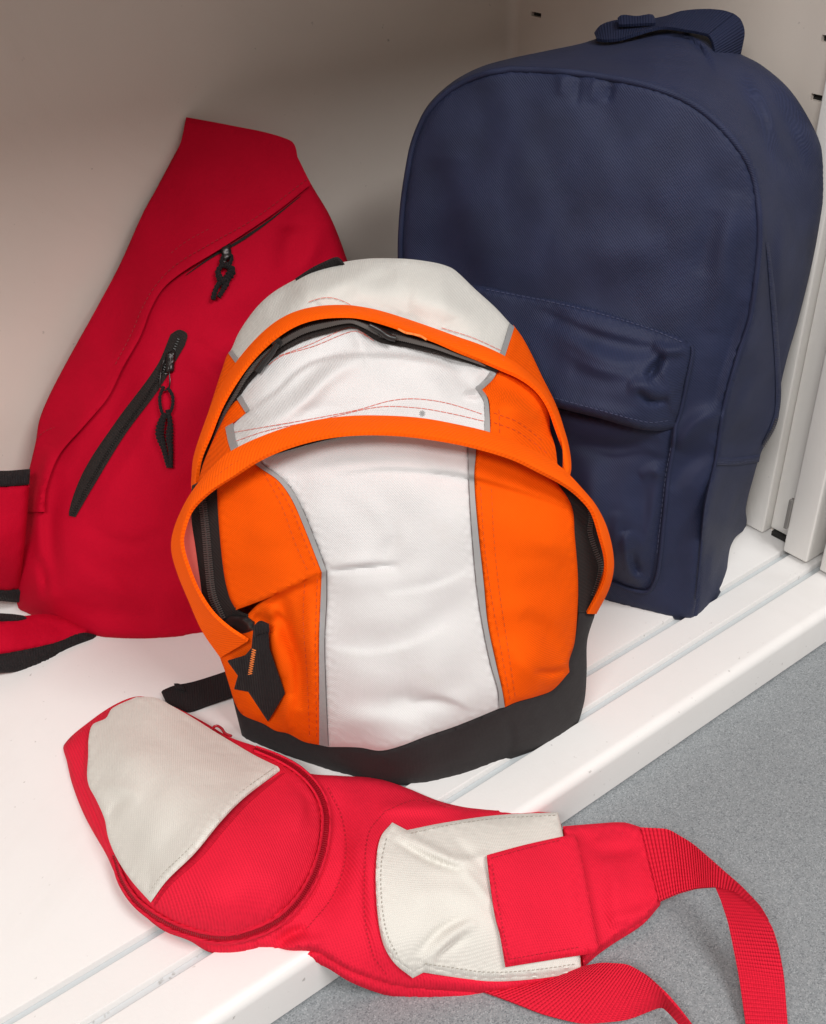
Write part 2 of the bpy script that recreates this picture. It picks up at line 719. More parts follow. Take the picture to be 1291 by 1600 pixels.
M = dict(
    wall=paint('cream_steel', (.71, .645, .585), .5),
    frame=paint('cream_frame_steel', (.78, .762, .73), .45),
    shelf=paint('white_steel', (.78, .77, .76), .38, .025),
    track=paint('grey_track', (.50, .535, .55), .35, .0),
    scuffed=paint('scuffed_track', (.55, .57, .58), .4, .14),
    dark=plain('black_gap', (.012, .011, .010), .8),
    vinyl=vinyl('speckled_vinyl'),
    orange=fabric('orange_cloth', (.98, .108, .001), 'plain', .0011, .45, sheen=.0, var=.09, rot=.785, weave_dark=.3, spec=.08),
    piping=fabric('orange_binding', (.98, .118, .002), 'twill', .0015, .4, sheen=.0, var=.04, weave_dark=.16, spec=.08),
    white=fabric('white_cloth', (.67, .66, .66), 'plain', .0012, .6, sheen=.0, var=.03, weave_dark=.10, rot=.785, dirt=(.50, .44, .38)),
    greywhite=fabric('offwhite_cloth', (.62, .61, .575), 'plain', .0012, .4, sheen=.0, var=.04, weave_dark=.10, rot=.785),
    beige=fabric('beige_cloth', (.70, .68, .63), 'plain', .0013, .5, sheen=.0, var=.03, weave_dark=.14),
    tape=fabric('grey_tape', (.30, .30, .30), 'plain', .0008, .2, rough=.45, sheen=0, var=.06, weave_dark=.05, spec=.3),
    black=fabric('black_cloth', (.028, .024, .025), 'plain', .0010, .4, sheen=.04),
    webbing=fabric('black_webbing', (.016, .013, .014), 'rib', .0020, .5, sheen=.03),
    ziptape=fabric('black_zip_tape', (.022, .017, .016), 'twill', .0016, .5, sheen=.03),
    teeth=plain('black_zip_teeth', (.085, .075, .07), .35, spec=.6),
    plastic=plain('black_plastic', (.012, .011, .011), .35, spec=.5),
    metal=plain('dark_metal', (.05, .045, .045), .35, .8),
    lining=fabric('salmon_lining', (.85, .17, .14), 'plain', .001, .3, sheen=.0),
    thread=plain('red_thread', (.70, .13, .09), .8),
    thread_o=plain('orange_thread', (.55, .060, .004), .8),
    thread_p=plain('bright_orange_thread', (.95, .25, .05), .8),
    thread_w=plain('beige_thread', (.36, .33, .28), .8),
    thread_r=plain('dark_red_thread', (.34, .004, .015), .8),
    thread_b=plain('blue_thread', (.060, .068, .13), .8),
    navy=fabric('navy_cloth', (.017, .0225, .057), 'twill', .0011, .55, rough=.60, sheen=.02, var=.18, weave_dark=.25, spec=.22),
    navyweb=fabric('navy_webbing', (.014, .019, .048), 'rib', .0022, .7, rough=.7, sheen=.0),
    red=fabric('red_cloth', (.48, .001, .020), 'plain', .0010, .35, sheen=.0, var=.05, weave_dark=.15, spec=.1),
    redtwill=fabric('red_twill', (.72, .012, .040), 'twill', .0013, .6, sheen=.0, var=.05, weave_dark=.20, rot=.5),
    redweb=fabric('red_webbing', (.73, .012, .038), 'rib', .0024, .9, sheen=.0, var=.04, weave_dark=.28),
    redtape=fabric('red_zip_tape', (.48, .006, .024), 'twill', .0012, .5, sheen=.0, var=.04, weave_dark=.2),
    brush=plain('grey_brush', (.20, .19, .18), .8),
    redzip=plain('red_zip_teeth', (.30, .003, .012), .4),
)

# ------------------------------------------------------------------ floor and cabinet
FZ = -0.042


def box(name, lo, hi, m, parent=None, bev=.0, kind=None, label=None):
    import bmesh
    bm = bmesh.new()
    bmesh.ops.create_cube(bm, size=1)
    lo, hi = np.array(lo, float), np.array(hi, float)
    for v in bm.verts:
        v.co = Vector((lo + hi) / 2 + np.array(v.co) * (hi - lo))
    if bev:
        bmesh.ops.bevel(bm, geom=bm.edges[:], offset=bev, segments=3, profile=.5, affect='EDGES')
    V = [tuple(v.co) for v in bm.verts]
    bm.verts.index_update()
    Fc = [[v.index for v in f.verts] for f in bm.faces]
    bm.free()
    return mesh(name, V, Fc, m, parent, smooth=40, kind=kind, label=label)


fl = mesh('floor', [(-3, -3, FZ), (4, -3, FZ), (4, 1.6, FZ), (-3, 1.6, FZ)], [(0, 1, 2, 3)], M['vinyl'], kind='structure')

cab = thing('cabinet', 'cream metal cabinet bay holding the bags, open at the front', 'cabinet', (.3, .66, 0))


def extrude_x(name, prof, x0, x1, m, parent, smooth=35, label=None):
    n = len(prof)
    V = [(x0, y, z) for y, z in prof] + [(x1, y, z) for y, z in prof]
    Fc = [(i, i + 1, n + i + 1, n + i) for i in range(n - 1)]
    return mesh(name, V, Fc, m, parent, smooth=smooth, label=label)


def arc(cy, cz, r, a0, a1, n=6):
    return [(cy + r * math.cos(R(a0 + (a1 - a0) * i / n)), cz + r * math.sin(R(a0 + (a1 - a0) * i / n))) for i in range(n + 1)]


XL, XR, YB = -.62, .89, .93
prof = [(YB, 0), (.4945, 0)] + arc(.4935, -.001, .001, 90, 180, 2)[1:] + [(.4925, -.006), (.4845, -.006), (.4845, -.0005), (.484, .0), (.4595, 0)] \
    + [(.4588, -.001), (.4588, -.006), (.4505, -.006), (.4505, -.0005), (.450, 0), (.4165, 0)] + arc(.4165, -.0085, .0085, 90, 180, 8)[1:] + [(.408, FZ + .002)]
extrude_x('shelf_pan', prof, XL, 1.25, M['shelf'], cab)
mesh('track_strip', [(XL, .4923, -.0056), (1.25, .4923, -.0056), (1.25, .4848, -.0056), (XL, .4848, -.0056)], [(0, 1, 2, 3)], M['track'], cab)
mesh('track_strip', [(XL, .4586, -.0056), (.33, .4586, -.0056), (.33, .4507, -.0056), (XL, .4507, -.0056)], [(0, 1, 2, 3)], M['scuffed'], cab)
mesh('track_strip', [(.33, .4586, -.0056), (1.25, .4586, -.0056), (1.25, .4507, -.0056), (.33, .4507, -.0056)], [(0, 1, 2, 3)], M['track'], cab)
mesh('plinth_shadow_gap', [(XL, .412, FZ + .002), (1.25, .412, FZ + .002), (1.25, .412, FZ), (XL, .412, FZ)], [(0, 1, 2, 3)], M['dark'], cab)
ZT = .775
# back panel with a soft inside corner to the divider
prof2 = [(XL, YB), (XR - .012, YB)] + [(XR - .012 + .012 * math.sin(R(a)), YB - .012 + .012 * math.cos(R(a))) for a in (15, 30, 45, 60, 75)] + [(XR, YB - .012)]
V = [(x, y, 0) for x, y in prof2] + [(x, y, ZT) for x, y in prof2]
n = len(prof2)
mesh('back_panel', V, [(i, i + 1, n + i + 1, n + i) for i in range(n - 1)], M['wall'], cab, smooth=40)


def wall_with_slots(name, x, ys, zs, holes, m, parent):
    """sheet at x with rectangular punched slots (y0,y1,z0,z1), each with depth"""
    Y = sorted(set([ys[0], ys[1]] + [h[0] for h in holes] + [h[1] for h in holes]))
    Z = sorted(set([zs[0], zs[1]] + [h[2] for h in holes] + [h[3] for h in holes]))
    V, Fc = [], []
    for i in range(len(Y) - 1):
        for j in range(len(Z) - 1):
            cy, cz = (Y[i] + Y[i + 1]) / 2, (Z[j] + Z[j + 1]) / 2
            k = len(V)
            hole = any(h[0] < cy < h[1] and h[2] < cz < h[3] for h in holes)
            a = [(x, Y[i], Z[j]), (x, Y[i + 1], Z[j]), (x, Y[i + 1], Z[j + 1]), (x, Y[i], Z[j + 1])]
            if not hole:
                V += a
                Fc.append((k, k + 1, k + 2, k + 3))
            else:
                V += a + [(q[0] + .004, q[1], q[2]) for q in a]
                for e in range(4):
                    f = (e + 1) % 4
                    Fc.append((k + e, k + f, k + 4 + f, k + 4 + e))
    return mesh(name, V, Fc, m, parent, smooth=0)


holes = []
for zc in (.1425, .1875, .2325, .2775, .3225, .3675, .4125, .4585, .503, .548):
    holes.append((.5475, .566, zc - .0026, zc + .0026))
for zc in (.432, .477, .522, .387, .342):
    holes.append((.8875, .9015, zc - .0021, zc + .0021))
div = wall_with_slots('divider_panel', XR, (.52, YB - .012), (0, ZT), holes, M['wall'], cab)
box('slot_backing', (XR + .0045, .53, .10), (XR + .006, .91, .6), M['dark'], cab)
# folded front upright of the divider
box('upright_channel', (XR - .016, .5215, .0025), (XR + .02, .546, ZT), M['frame'], cab, bev=.0018)
box('upright_channel', (XR - .006, .496, .006), (XR + .02, .5205, ZT), M['frame'], cab, bev=.0018)
box('floor_notch', (XR - .009, .497, .0005), (XR + .012, .516, .0055), M['dark'], cab)
# top panel and outside
box('top_panel', (XL, .43, ZT), (1.25, YB + .02, ZT + .03), M['wall'], cab)
box('end_panel', (XL - .02, .43, 0), (XL, YB, ZT), M['wall'], cab)

d1 = thing('sliding_door', 'inner cream sliding door edge standing in the rear track at right', 'sliding door', (1.0, .476, 0))
box('door_leaf', (.862, .4625, .004), (1.25, .4895, ZT - .01), M['frame'], d1, bev=.002)
box('brush_strip', (.8600, .4893, .03), (.866, .4925, .062), M['brush'], d1)
d2 = thing('sliding_door', 'outer cream sliding door edge in the front track, cut by the frame', 'sliding door', (1.0, .43, 0))
box('door_leaf', (.862, .4215, .004), (1.25, .4485, ZT - .01), M['frame'], d2, bev=.002)

# ------------------------------------------------------------------ navy backpack
def navy_backpack():
    fr = Frame((.714, .476, 0), -60, 5)
    T = thing('blue_backpack', 'large plain navy blue backpack leaning upright against the cabinet divider', 'backpack', (.70, .62, 0))
    left = [(700, 800), (672, 690), (648, 580), (632, 480), (626, 400), (629, 330), (637, 270), (648, 219), (670, 173), (707, 138), (755, 116), (798, 108)]
    top = [(798, 108), (868, 111), (943, 120), (1017, 135), (1071, 156), (1114, 186), (1151, 226), (1173, 263), (1184, 310), (1187, 375), (1181, 440)]
    right = [(1181, 440), (1172, 499), (1152, 560), (1130, 642), (1119, 717), (1102, 790), (1094, 875), (1088, 935), (1083, 969)]
    bottom = [(1083, 969), (1050, 968), (1017, 958), (978, 949), (942, 938), (880, 912), (800, 868), (700, 800)]
    ctrl = [(x, y, 0) for x, y in left[1::2] + top[::2] + right[:6:2]] + [
        (1083, 969, None), (942, 938, None), (1102, 790, .004), (1094, 875, .003),
        (880, 300, .016), (760, 300, .012), (1020, 300, .014), (900, 200, .008), (820, 440, .018), (1000, 440, .02), (1110, 440, .012), (700, 420, .006),
        (900, 600, .03), (1000, 600, .032), (1100, 560, .012), (1070, 700, .012), (960, 720, .022), (960, 850, .024), (1040, 850, .014), (1060, 940, .004), (850, 800, .02)]
    fld = Field(fr, ctrl, folds=[
        ([(905, 115), (903, 140), (900, 165)], -0.00280, 6.0), ([(958, 124), (953, 145), (948, 160)], -0.00350, 5.1), ([(880, 112), (876, 150)], 0.00280, 7.6),
        ([(930, 118), (925, 160)], 0.00252, 7.6), ([(1150, 300), (1128, 420), (1115, 520)], 0.00420, 18.7), ([(1120, 330), (1095, 430)], -0.00280, 17.0),
        ([(1165, 470), (1135, 560), (1112, 640)], -0.00420, 8.5), ([(1128, 640), (1090, 665), (1058, 700)], 0.00980, 17.0), ([(1120, 700), (1075, 725), (1050, 765)], -0.00420, 13.6),
        ([(1070, 760), (1060, 850), (1055, 930)], -0.00280, 17.0), ([(700, 250), (690, 380), (720, 470)], -0.00420, 34.0), ([(860, 380), (940, 395), (1040, 380)], 0.00280, 34.0),
    ], steps=[([(1150, 420), (1128, 520), (1100, 600)], .0014, 6, 22), ([(1110, 650), (1080, 672), (1062, 710)], .0022, 5, 18), ([(800, 190), (780, 300), (800, 400)], .0010, 10, 40)], noise=.0009, seed=3)
    face = join(spline(left), spline(top), spline(right), spline(bottom))
    patch('front_panel', fld, face, M['navy'], T, thick=.003, edge=14, drop=.005, step=5)
    # piping round the face
    c = np.vstack([spline(left, 5)[6:], spline(top, 5)[1:], spline(right[:2], 5)[1:]])
    tube('piping', fr.at(c, fld(c) - .0025), .0026, M['navy'], T)
    c2 = spline([(1181, 440), (1172, 499), (1152, 560), (1130, 642), (1119, 717), (1102, 790), (1094, 875), (1088, 935)], 5)
    tube('piping', fr.at(c2, fld(c2) - .0018), np.linspace(.0024, .0008, len(c2)), M['navy'], T)
    # gusset running over the top and down the right side
    sil_top = [(626, 400), (627, 330), (634, 268), (645, 215), (666, 168), (703, 131), (745, 107), (787, 94), (857, 79), (905, 69), (945, 57), (1000, 48), (1060, 44), (1112, 58), (1157, 85), (1189, 102), (1232, 139), (1264, 187), (1285, 235), (1290, 275), (1287, 316), (1270, 407), (1248, 498), (1230, 560), (1216, 618)]
    sil_low = [(1216, 618), (1217, 650), (1209, 674), (1190, 706), (1177, 748), (1165, 796), (1166, 824), (1149, 840), (1140, 860), (1132, 912), (1116, 946), (1083, 970)]
    edge_top = np.vstack([spline(left[4:], 5), spline(top, 5)[1:], spline(right, 5)[1:]])
    gp = join(spline(sil_top, 5), spline(sil_low, 5), edge_top[::-1])
    gc = [(x, y, -.004) for x, y in left[4::2] + top[::2] + right[:7:2]] + [(1083, 969, None)]
    gc += [(787, 94, -.05), (857, 79, -.075), (945, 58, -.11), (1060, 44, -.128), (1157, 86, -.135), (1232, 139, -.131), (1285, 235, -.131), (1287, 316, -.131), (1270, 407, -.130), (1248, 498, -.124),
           (1216, 618, -.098), (1209, 674, -.097), (1177, 748, -.10), (1166, 824, None), (1132, 912, None), (703, 131, -.02), (666, 168, -.01),
           (1020, 95, -.05), (1120, 140, -.05), (1190, 200, -.065), (1230, 300, -.075), (1235, 420, -.07), (1190, 560, -.045), (1150, 700, -.04), (1130, 820, -.04)]
    gf = Field(fr, gc, folds=[
        ([(1028, 58), (1070, 60), (1098, 82), (1114, 112)], -0.00540, 4.2), ([(1020, 52), (1078, 54), (1106, 80), (1124, 116)], 0.00405, 5.1),
        ([(1170, 110), (1200, 170), (1225, 250)], 0.00810, 13.6), ([(1150, 120), (1185, 190), (1215, 280)], -0.00675, 13.6), ([(1205, 150), (1240, 215), (1262, 270)], -0.00540, 11.9),
        ([(900, 85), (960, 100), (1020, 112)], -0.00810, 15.3), ([(1205, 320), (1200, 420), (1207, 520)], -0.00540, 10.2), ([(1225, 330), (1222, 430), (1222, 520)], 0.00540, 11.9),
        ([(1200, 560), (1170, 620), (1140, 690)], 0.00405, 13.6), ([(1150, 760), (1135, 830), (1110, 900)], 0.00675, 11.9), ([(1160, 800), (1140, 850), (1120, 930)], -0.00540, 8.5), ([(1118, 830), (1106, 930)], 0.00405, 6.8),
    ], steps=[([(1175, 150), (1205, 215), (1228, 290)], .003, 5, 20), ([(1212, 300), (1206, 420), (1215, 520)], .0018, 5, 16), ([(1150, 770), (1136, 840), (1112, 905)], .0025, 4, 16), ([(1180, 600), (1150, 660), (1130, 700)], .0018, 5, 18)], noise=.0011, seed=5)
    patch('side_gusset', gf, gp, M['navy'], T, off=-.001, thick=.003, step=5, edge=8, drop=.004, uvax=(fr.n * .9 + fr.ex * .43, fr.ey))
    # main zip along the gusset edge: two welts and a zip tape between
    z1 = [(1199, 380), (1206, 444), (1212, 520), (1216, 590), (1215, 640), (1206, 668), (1193, 694)]
    patch('zip_welt', gf, ribbon_poly(z1, [4, 8, 8, 8, 4]), M['navy'], T, off=.0022, thick=.003, edge=3, drop=.0015, step=3)
    zz = [(1214, 655), (1208, 672), (1194, 697)]
    dashes('zip_teeth', teeth_segs(gf, zz, 5, 3.5, .0045), M['teeth'], T, .0007, .0006, fr.n)
    # side pocket hem
    patch('side_pocket_hem', gf, join(spline([(1121, 716), (1150, 717), (1188, 712)], 4), spline([(1186, 722), (1150, 727), (1120, 727)], 4)), M['navy'], T, off=.003, thick=.003, edge=2, drop=.0012, step=3)
    st = stitch_segs(gf, [(1121, 722), (1150, 723), (1186, 717)], 4, 2, .0034)
    dashes('stitching', st, M['thread_b'], T, .0006, .0004, fr.n)
    # front pocket: body, then the drooping flap over it
    seam = [(700, 447), (750, 447), (821, 460), (859, 466), (938, 485), (1017, 509), (1057, 523), (1080, 538)]
    pr = [(1080, 538), (1083, 550), (1074, 592), (1062, 653), (1053, 690), (1045, 740), (1037, 816), (1031, 875), (1025, 905), (1012, 924)]
    pb = [(1012, 924), (1000, 925), (958, 911), (880, 885), (780, 830), (720, 760)]
    body = join(spline([(720, 600), (800, 610), (900, 640), (1000, 660), (1057, 664)], 5), spline([(1057, 664), (1053, 690), (1045, 740), (1037, 816), (1031, 875), (1025, 905), (1012, 924)], 5), spline(pb, 5), [(720, 680)])
    def over(edge, bumps):
        """control points: follow the face along edge, stand off it by d inside"""
        e = np.array(edge, float)
        out = [(x, y, h) for (x, y), h in zip(e, fld(e) + .001)]
        bp = np.array([(x, y) for x, y, _ in bumps], float)
        return out + [(x, y, h + d) for (x, y, d), h in zip(bumps, fld(bp))]
    pf = Field(fr, over([(1083, 550), (1074, 592), (1062, 653), (1053, 690), (1045, 740), (1037, 816), (1031, 875), (1025, 905), (1012, 924), (1000, 925), (958, 911), (920, 898), (880, 885), (830, 860), (780, 830), (740, 780)],
                        [(900, 640, .010), (1000, 660, .010), (940, 720, .012), (1010, 740, .010), (930, 800, .014), (1000, 820, .012), (980, 880, .011), (900, 850, .011), (840, 740, .012), (800, 620, .010)]), folds=[
        ([(1030, 720), (1022, 800), (1004, 860)], .005, 10), ([(1012, 700), (1000, 770), (1006, 830), (990, 870)], -.0035, 20), ([(975, 830), (985, 890), (1005, 915)], 0.00825, 9.0), ([(965, 800), (962, 870), (985, 915)], 0.00495, 10.0), ([(985, 860), (996, 900)], -0.00743, 7.0),
        ([(930, 700), (925, 800), (930, 880)], 0.00660, 22.0), ([(890, 690), (960, 700), (1030, 690)], -0.00660, 14.0), ([(1000, 745), (1020, 735), (1040, 745)], 0.00413, 9.0), ([(1046, 740), (1036, 820), (1028, 890)], 0.00247, 5.0)], steps=[([(950, 890), (968, 850), (985, 832), (1004, 846), (1008, 880)], .002, 6, 18), ([(915, 700), (960, 712), (1010, 706), (1040, 715)], -.0022, 4, 20), ([(1016, 740), (1022, 800), (1014, 860)], .0014, 6, 18)], noise=.0009, seed=8)
    patch('pocket_body', pf, body, M['navy'], T, off=-.001, thick=.01, edge=14, drop=.006, step=4)
    flap = join(spline(seam, 5), spline([(1080, 538), (1083, 550), (1074, 592), (1064, 640), (1055, 669)], 5), spline([(1055, 669), (1036, 673), (1017, 673), (990, 669), (938, 654), (875, 638), (800, 615), (720, 590)], 5), [(690, 520)])
    ff = Field(fr, over([(700, 447), (750, 447), (785, 453), (821, 460), (859, 466), (900, 475), (938, 485), (980, 497), (1017, 509), (1040, 516), (1057, 523), (1072, 532), (1080, 538), (1083, 550), (1078, 572), (1074, 592), (1068, 620), (1060, 650), (1056, 668)],
                        [(900, 520, .010), (960, 530, .011), (1020, 545, .008), (820, 520, .010), (900, 580, .019), (980, 590, .020), (1030, 590, .013), (760, 560, .018), (880, 632, .030), (960, 645, .030), (1020, 655, .021), (800, 600, .029), (1045, 640, .009)]), folds=[
        ([(1020, 540), (1045, 548), (1075, 545)], 0.00630, 9.0), ([(1010, 592), (1024, 574), (1036, 556)], -.009, 6), ([(996, 612), (1016, 628), (1044, 626)], -.006, 5), ([(980, 600), (1010, 605), (1050, 622)], 0.00630, 12.0),
        ([(850, 480), (900, 520), (980, 545), (1040, 550)], -0.00450, 16.0), ([(870, 500), (920, 550), (990, 580)], 0.00450, 20.0), ([(890, 580), (950, 595), (1000, 590)], -0.00270, 14.0), ([(1030, 575), (1045, 610), (1055, 650)], 0.00450, 9.0), ([(860, 620), (930, 640), (1000, 655)], 0.00360, 12.0)], steps=[([(840, 480), (920, 514), (1000, 536), (1062, 546)], -.0018, 5, 26), ([(880, 545), (940, 575), (1000, 588)], .0016, 5, 24), ([(1020, 560), (1042, 600), (1050, 650)], -.0018, 4, 14)], noise=.0010, seed=9)
    patch('pocket_flap', ff, flap, M['navy'], T, off=.003, thick=.012, edge=12, drop=.006, step=4)
    st = stitch_segs(ff, [(1078, 552), (1069, 592), (1058, 640), (1051, 665)], 5, 3, .0) + stitch_segs(fld, [(1048, 700), (1040, 745), (1032, 816), (1026, 870)], 5, 3, .004)
    st += stitch_segs(ff, [(760, 452), (859, 471), (938, 490), (1017, 514), (1070, 536)], 5, 3, .0032)
    dashes('stitching', st, M['thread_b'], T, .0005, .0004, fr.n)
    c = spline([(1056, 660), (1053, 690), (1045, 740), (1037, 816), (1031, 875), (1025, 905), (1012, 924), (985, 921), (958, 911), (930, 902)], 4)
    tube('pocket_piping', fr.at(c, fld(c) + .0022), .0019, M['navy'], T, 7)
    c = spline([(1081, 541), (1082, 552), (1074, 592), (1064, 640), (1056, 667)], 4)
    tube('pocket_piping', fr.at(c, ff(c) + .0016), .0016, M['navy'], T, 7)
    dashes('stitching', stitch_segs(ff, [(860, 620), (938, 641), (990, 655), (1017, 660), (1046, 657)], 5, 3, .0031), M['thread_b'], T, .0005, .0004, fr.n)
    # hidden back of the bag, so that it is a closed volume
    oc = [(x, y) for x, y in left[::2] + top[1::2] + right[1::2] + [(1050, 968), (942, 938), (800, 868)]]
    P0 = fr.at(spline(oc, 10, True), -.004)
    cc = P0.mean(0)
    P1 = cc + (P0 - cc) * .98 - fr.n * .07
    P2 = cc + (P0 - cc) * .96 - fr.n * .120
    P3 = cc + (P0 - cc) * .5 - fr.n * .128
    rows = [np.vstack([P, P[:1]]) for P in (cc + (P0 - cc) * .975, P1, P2, P3)]
    for r_ in rows:
        r_[:, 2] = np.maximum(r_[:, 2], .003)
        r_[:, 0] = np.minimum(r_[:, 0], XR - .003)
    loft('back_panel', rows, M['navy'], T, .002, n=90)
    # webbing handle
    def h3(pts):
        return spline(np.vstack([fr.at([(x, y)], h) for x, y, h in pts]), .003)
    # left end stitched down, ribbon seen from its ribbed outer side
    loft('handle', [h3([(930, 53, -.104), (938, 42, -.110), (954, 35, -.114), (985, 31, -.118), (1018, 31, -.124), (1040, 27, -.130), (1066, 19, -.136), (1102, 16, -.140), (1130, 18, -.141), (1146, 23, -.141)]),
                    h3([(932, 62, -.090), (946, 64, -.087), (968, 62, -.088), (992, 55, -.092), (1014, 48, -.097), (1034, 44, -.102), (1052, 45, -.107), (1070, 48, -.110), (1088, 51, -.112), (1106, 55, -.113)])], M['navyweb'], T, .0024, n=110, sub=6)
    loft('handle', [h3([(1146, 23, -.1415), (1156, 31, -.1415), (1162, 48, -.1415), (1160, 66, -.142), (1153, 96, -.143)]),
                    h3([(1106, 55, -.1135), (1112, 64, -.1135), (1115, 76, -.1135), (1116, 90, -.114), (1116, 112, -.115)])], M['navyweb'], T, .0024, n=40, sub=6)
    loft('handle_tail', [h3([(966, 30, -.106), (972, 25, -.108), (995, 27, -.11), (1018, 24, -.113), (1022, 30, -.113)]),
                         h3([(966, 40, -.098), (975, 40, -.098), (996, 39, -.10), (1016, 38, -.102), (1024, 38, -.104)])], M['navyweb'], T, .0024, n=30, sub=2)


navy_backpack()

# ------------------------------------------------------------------ red sling backpack
def sling_bag():
    fr = Frame((.33, .775, 0), -25, 24)
    T = thing('sling_bag', 'tall dark red teardrop sling bag with black zips leaning on the back wall', 'sling bag', (.36, .83, 0))
    leftE = [(291, 183), (280, 229), (245, 294), (223, 334), (188, 412), (153, 478), (109, 557), (79, 614), (62, 655), (56, 690), (44, 741), (33, 790), (19, 855), (17, 905), (30, 954)]
    topE = [(291, 183), (330, 190), (372, 198), (416, 207), (455, 220), (462, 230), (465, 245)]
    rightE = [(465, 245), (486, 287), (516, 338), (540, 399), (560, 470), (566, 600), (555, 760), (520, 900), (440, 980)]
    botE = [(30, 954), (61, 968), (95, 981), (130, 993), (174, 998), (226, 1001), (278, 998), (330, 992), (440, 980)]
    ctrl = [(291, 183, -.035), (372, 198, -.03), (455, 220, -.035), (486, 287, -.03), (540, 399, -.03), (223, 334, -.03), (153, 478, -.03), (79, 614, -.03), (44, 741, -.035), (19, 855, -.04), (30, 954, None),
            (130, 993, None), (226, 1001, None), (330, 992, None), (560, 600, -.03), (520, 900, -.02), (440, 980, None),
            (360, 300, -.012), (300, 430, .006), (400, 440, .01), (230, 600, .018), (350, 600, .034), (180, 760, .02), (300, 760, .045), (420, 760, .04), (90, 820, .0), (160, 900, .02), (260, 920, .03), (400, 900, .03), (70, 920, -.01)]
    fld = Field(fr, ctrl, folds=[
        ([(470, 330), (450, 380), (440, 430)], -.004, 14), ([(500, 345), (490, 390), (470, 430)], .005, 14), ([(420, 320), (440, 350), (500, 345)], .003, 10),
        ([(80, 700), (60, 800), (70, 900)], .006, 10), ([(95, 740), (80, 830), (90, 930)], -.006, 14), ([(62, 870), (70, 910), (68, 935)], -.006, 6), ([(180, 900), (260, 850), (330, 860)], -.004, 40), ([(90, 930), (150, 955), (250, 965)], -.003, 14),
        ([(120, 560), (180, 560), (240, 480)], .003, 20), ([(150, 800), (200, 720), (270, 600)], .004, 16), ([(95, 790), (140, 700), (230, 560)], -.003, 12), ([(300, 530), (340, 560), (400, 570)], -.003, 10), ([(290, 560), (340, 590), (380, 640)], .003, 14), ([(130, 820), (200, 850), (270, 830)], -.003, 14), ([(250, 760), (300, 720), (330, 640)], .003, 20), ([(110, 870), (150, 910), (240, 930)], .0035, 16)], noise=.0014, seed=12)
    body = join(spline([(300, 200)] + leftE[1:]), spline(botE), spline(rightE)[::-1], [(462, 250), (440, 235), (380, 215), (300, 200)])
    patch('front_panel', fld, body, M['red'], T, thick=.004, edge=16, drop=.008, step=6)
    # upper flap overlapping the main panel; its free edge stands proud
    fe = [(486, 288), (440, 325), (394, 357), (341, 391), (284, 426), (254, 452), (236, 482), (219, 526), (192, 574), (168, 622), (131, 666), (92, 712), (72, 765), (70, 800)]
    flap = join(spline(topE[::-1], 5), spline(leftE[:12], 5), [(45, 800), (70, 800)], spline(fe[::-1], 5))
    patch('zip_flap', fld, flap, M['red'], T, off=.0012, thick=.004, edge=3, drop=.001, step=5,
          extra=lambda p: .0065 * np.exp(-(seg_dist(p, spline(fe, 8))[0] / 26) ** 2))
    st = stitch_segs(fld, [(480, 280), (394, 344), (334, 378), (276, 413), (244, 445), (222, 482), (206, 520), (180, 570)], 5, 3, .0075)
    st += stitch_segs(fld, [(326, 358), (290, 378), (262, 400)], 5, 3, .0022) + stitch_segs(fld, [(58, 684), (72, 673), (92, 668), (88, 690), (70, 720)], 4, 2, .0022)
    dashes('stitching', st, M['thread_r'], T, .0006, .0004, fr.n)
    # main zip near the slider; its thin dark ends paint the flap's shadow line
    patch('zip_tape', fld, ribbon_poly([(470, 306), (418, 347), (372, 378), (330, 402), (290, 430)], [1, 2.5, 5, 3, 1]), M['ziptape'], T, off=.0014, thick=.002, step=4)
    # diagonal pocket zip
    tape = join(spline([(267, 522), (280, 515), (293, 522), (289, 540)], 4), spline([(289, 540), (249, 607), (197, 677), (149, 755), (118, 808)], 5), spline([(118, 808), (107, 804), (131, 736), (184, 655), (245, 572), (267, 522)], 5))
    patch('zip_tape', fld, tape, M['ziptape'], T, off=.0022, thick=.002, edge=2, drop=.0006, step=4)
    dashes('zip_teeth', teeth_segs(fld, [(279, 530), (263, 565), (225, 625), (178, 692), (140, 755), (114, 803)], 5, 4, .0026), M['plastic'], T, .0009, .001, fr.n)

    def cord(pts, r, knots=()):
        c = spline(pts, 1.0)
        P = fld.pos(c, .0055)
        k = np.linspace(0, 1, len(c))
        rad = np.full(len(c), r)
        for kc, kw, ka in knots:
            rad = rad + ka * np.exp(-((k - kc) / kw) ** 2)
        rad = rad * (1 + .14 * np.sin(np.arange(len(c)) * 1.15))
        return P, rad

    # lower puller: slider, metal loop, braided cord with a knot
    sl = patch('zip_slider', fld, [(260, 552), (275, 545), (272, 580), (258, 585)], M['metal'], T, off=.0055, thick=.004, edge=3, drop=.002, step=3)
    c = spline([(258, 558), (252, 580), (251, 604), (258, 610), (265, 604), (265, 580), (267, 558)], 3)
    tube('zip_pull', fld.pos(c, .006), .0007, M['metal'], sl, 6)
    P, r = cord([(256, 604), (250, 620), (252, 640), (258, 650), (268, 640), (270, 620), (263, 606)], .0014)
    tube('pull_cord', P, r, M['webbing'], sl)
    P, r = cord([(258, 645), (252, 662), (250, 680), (256, 700), (260, 716), (264, 730)], .0022, ((.35, .25, .0016),))
    tube('pull_cord', P, r, M['webbing'], sl)
    P, r = cord([(262, 640), (266, 660), (265, 685), (267, 705), (267, 731)], .0019, ((.45, .2, .0012),))
    tube('pull_cord', P, r, M['webbing'], sl)
    # upper puller
    sl = patch('zip_slider', fld, [(344, 386), (360, 380), (363, 402), (350, 410)], M['metal'], T, off=.008, thick=.005, edge=3, drop=.002, step=3)
    P, r = cord([(352, 392), (362, 402), (356, 416), (346, 412), (350, 398)], .0017)
    tube('pull_cord', P, r, M['webbing'], sl)
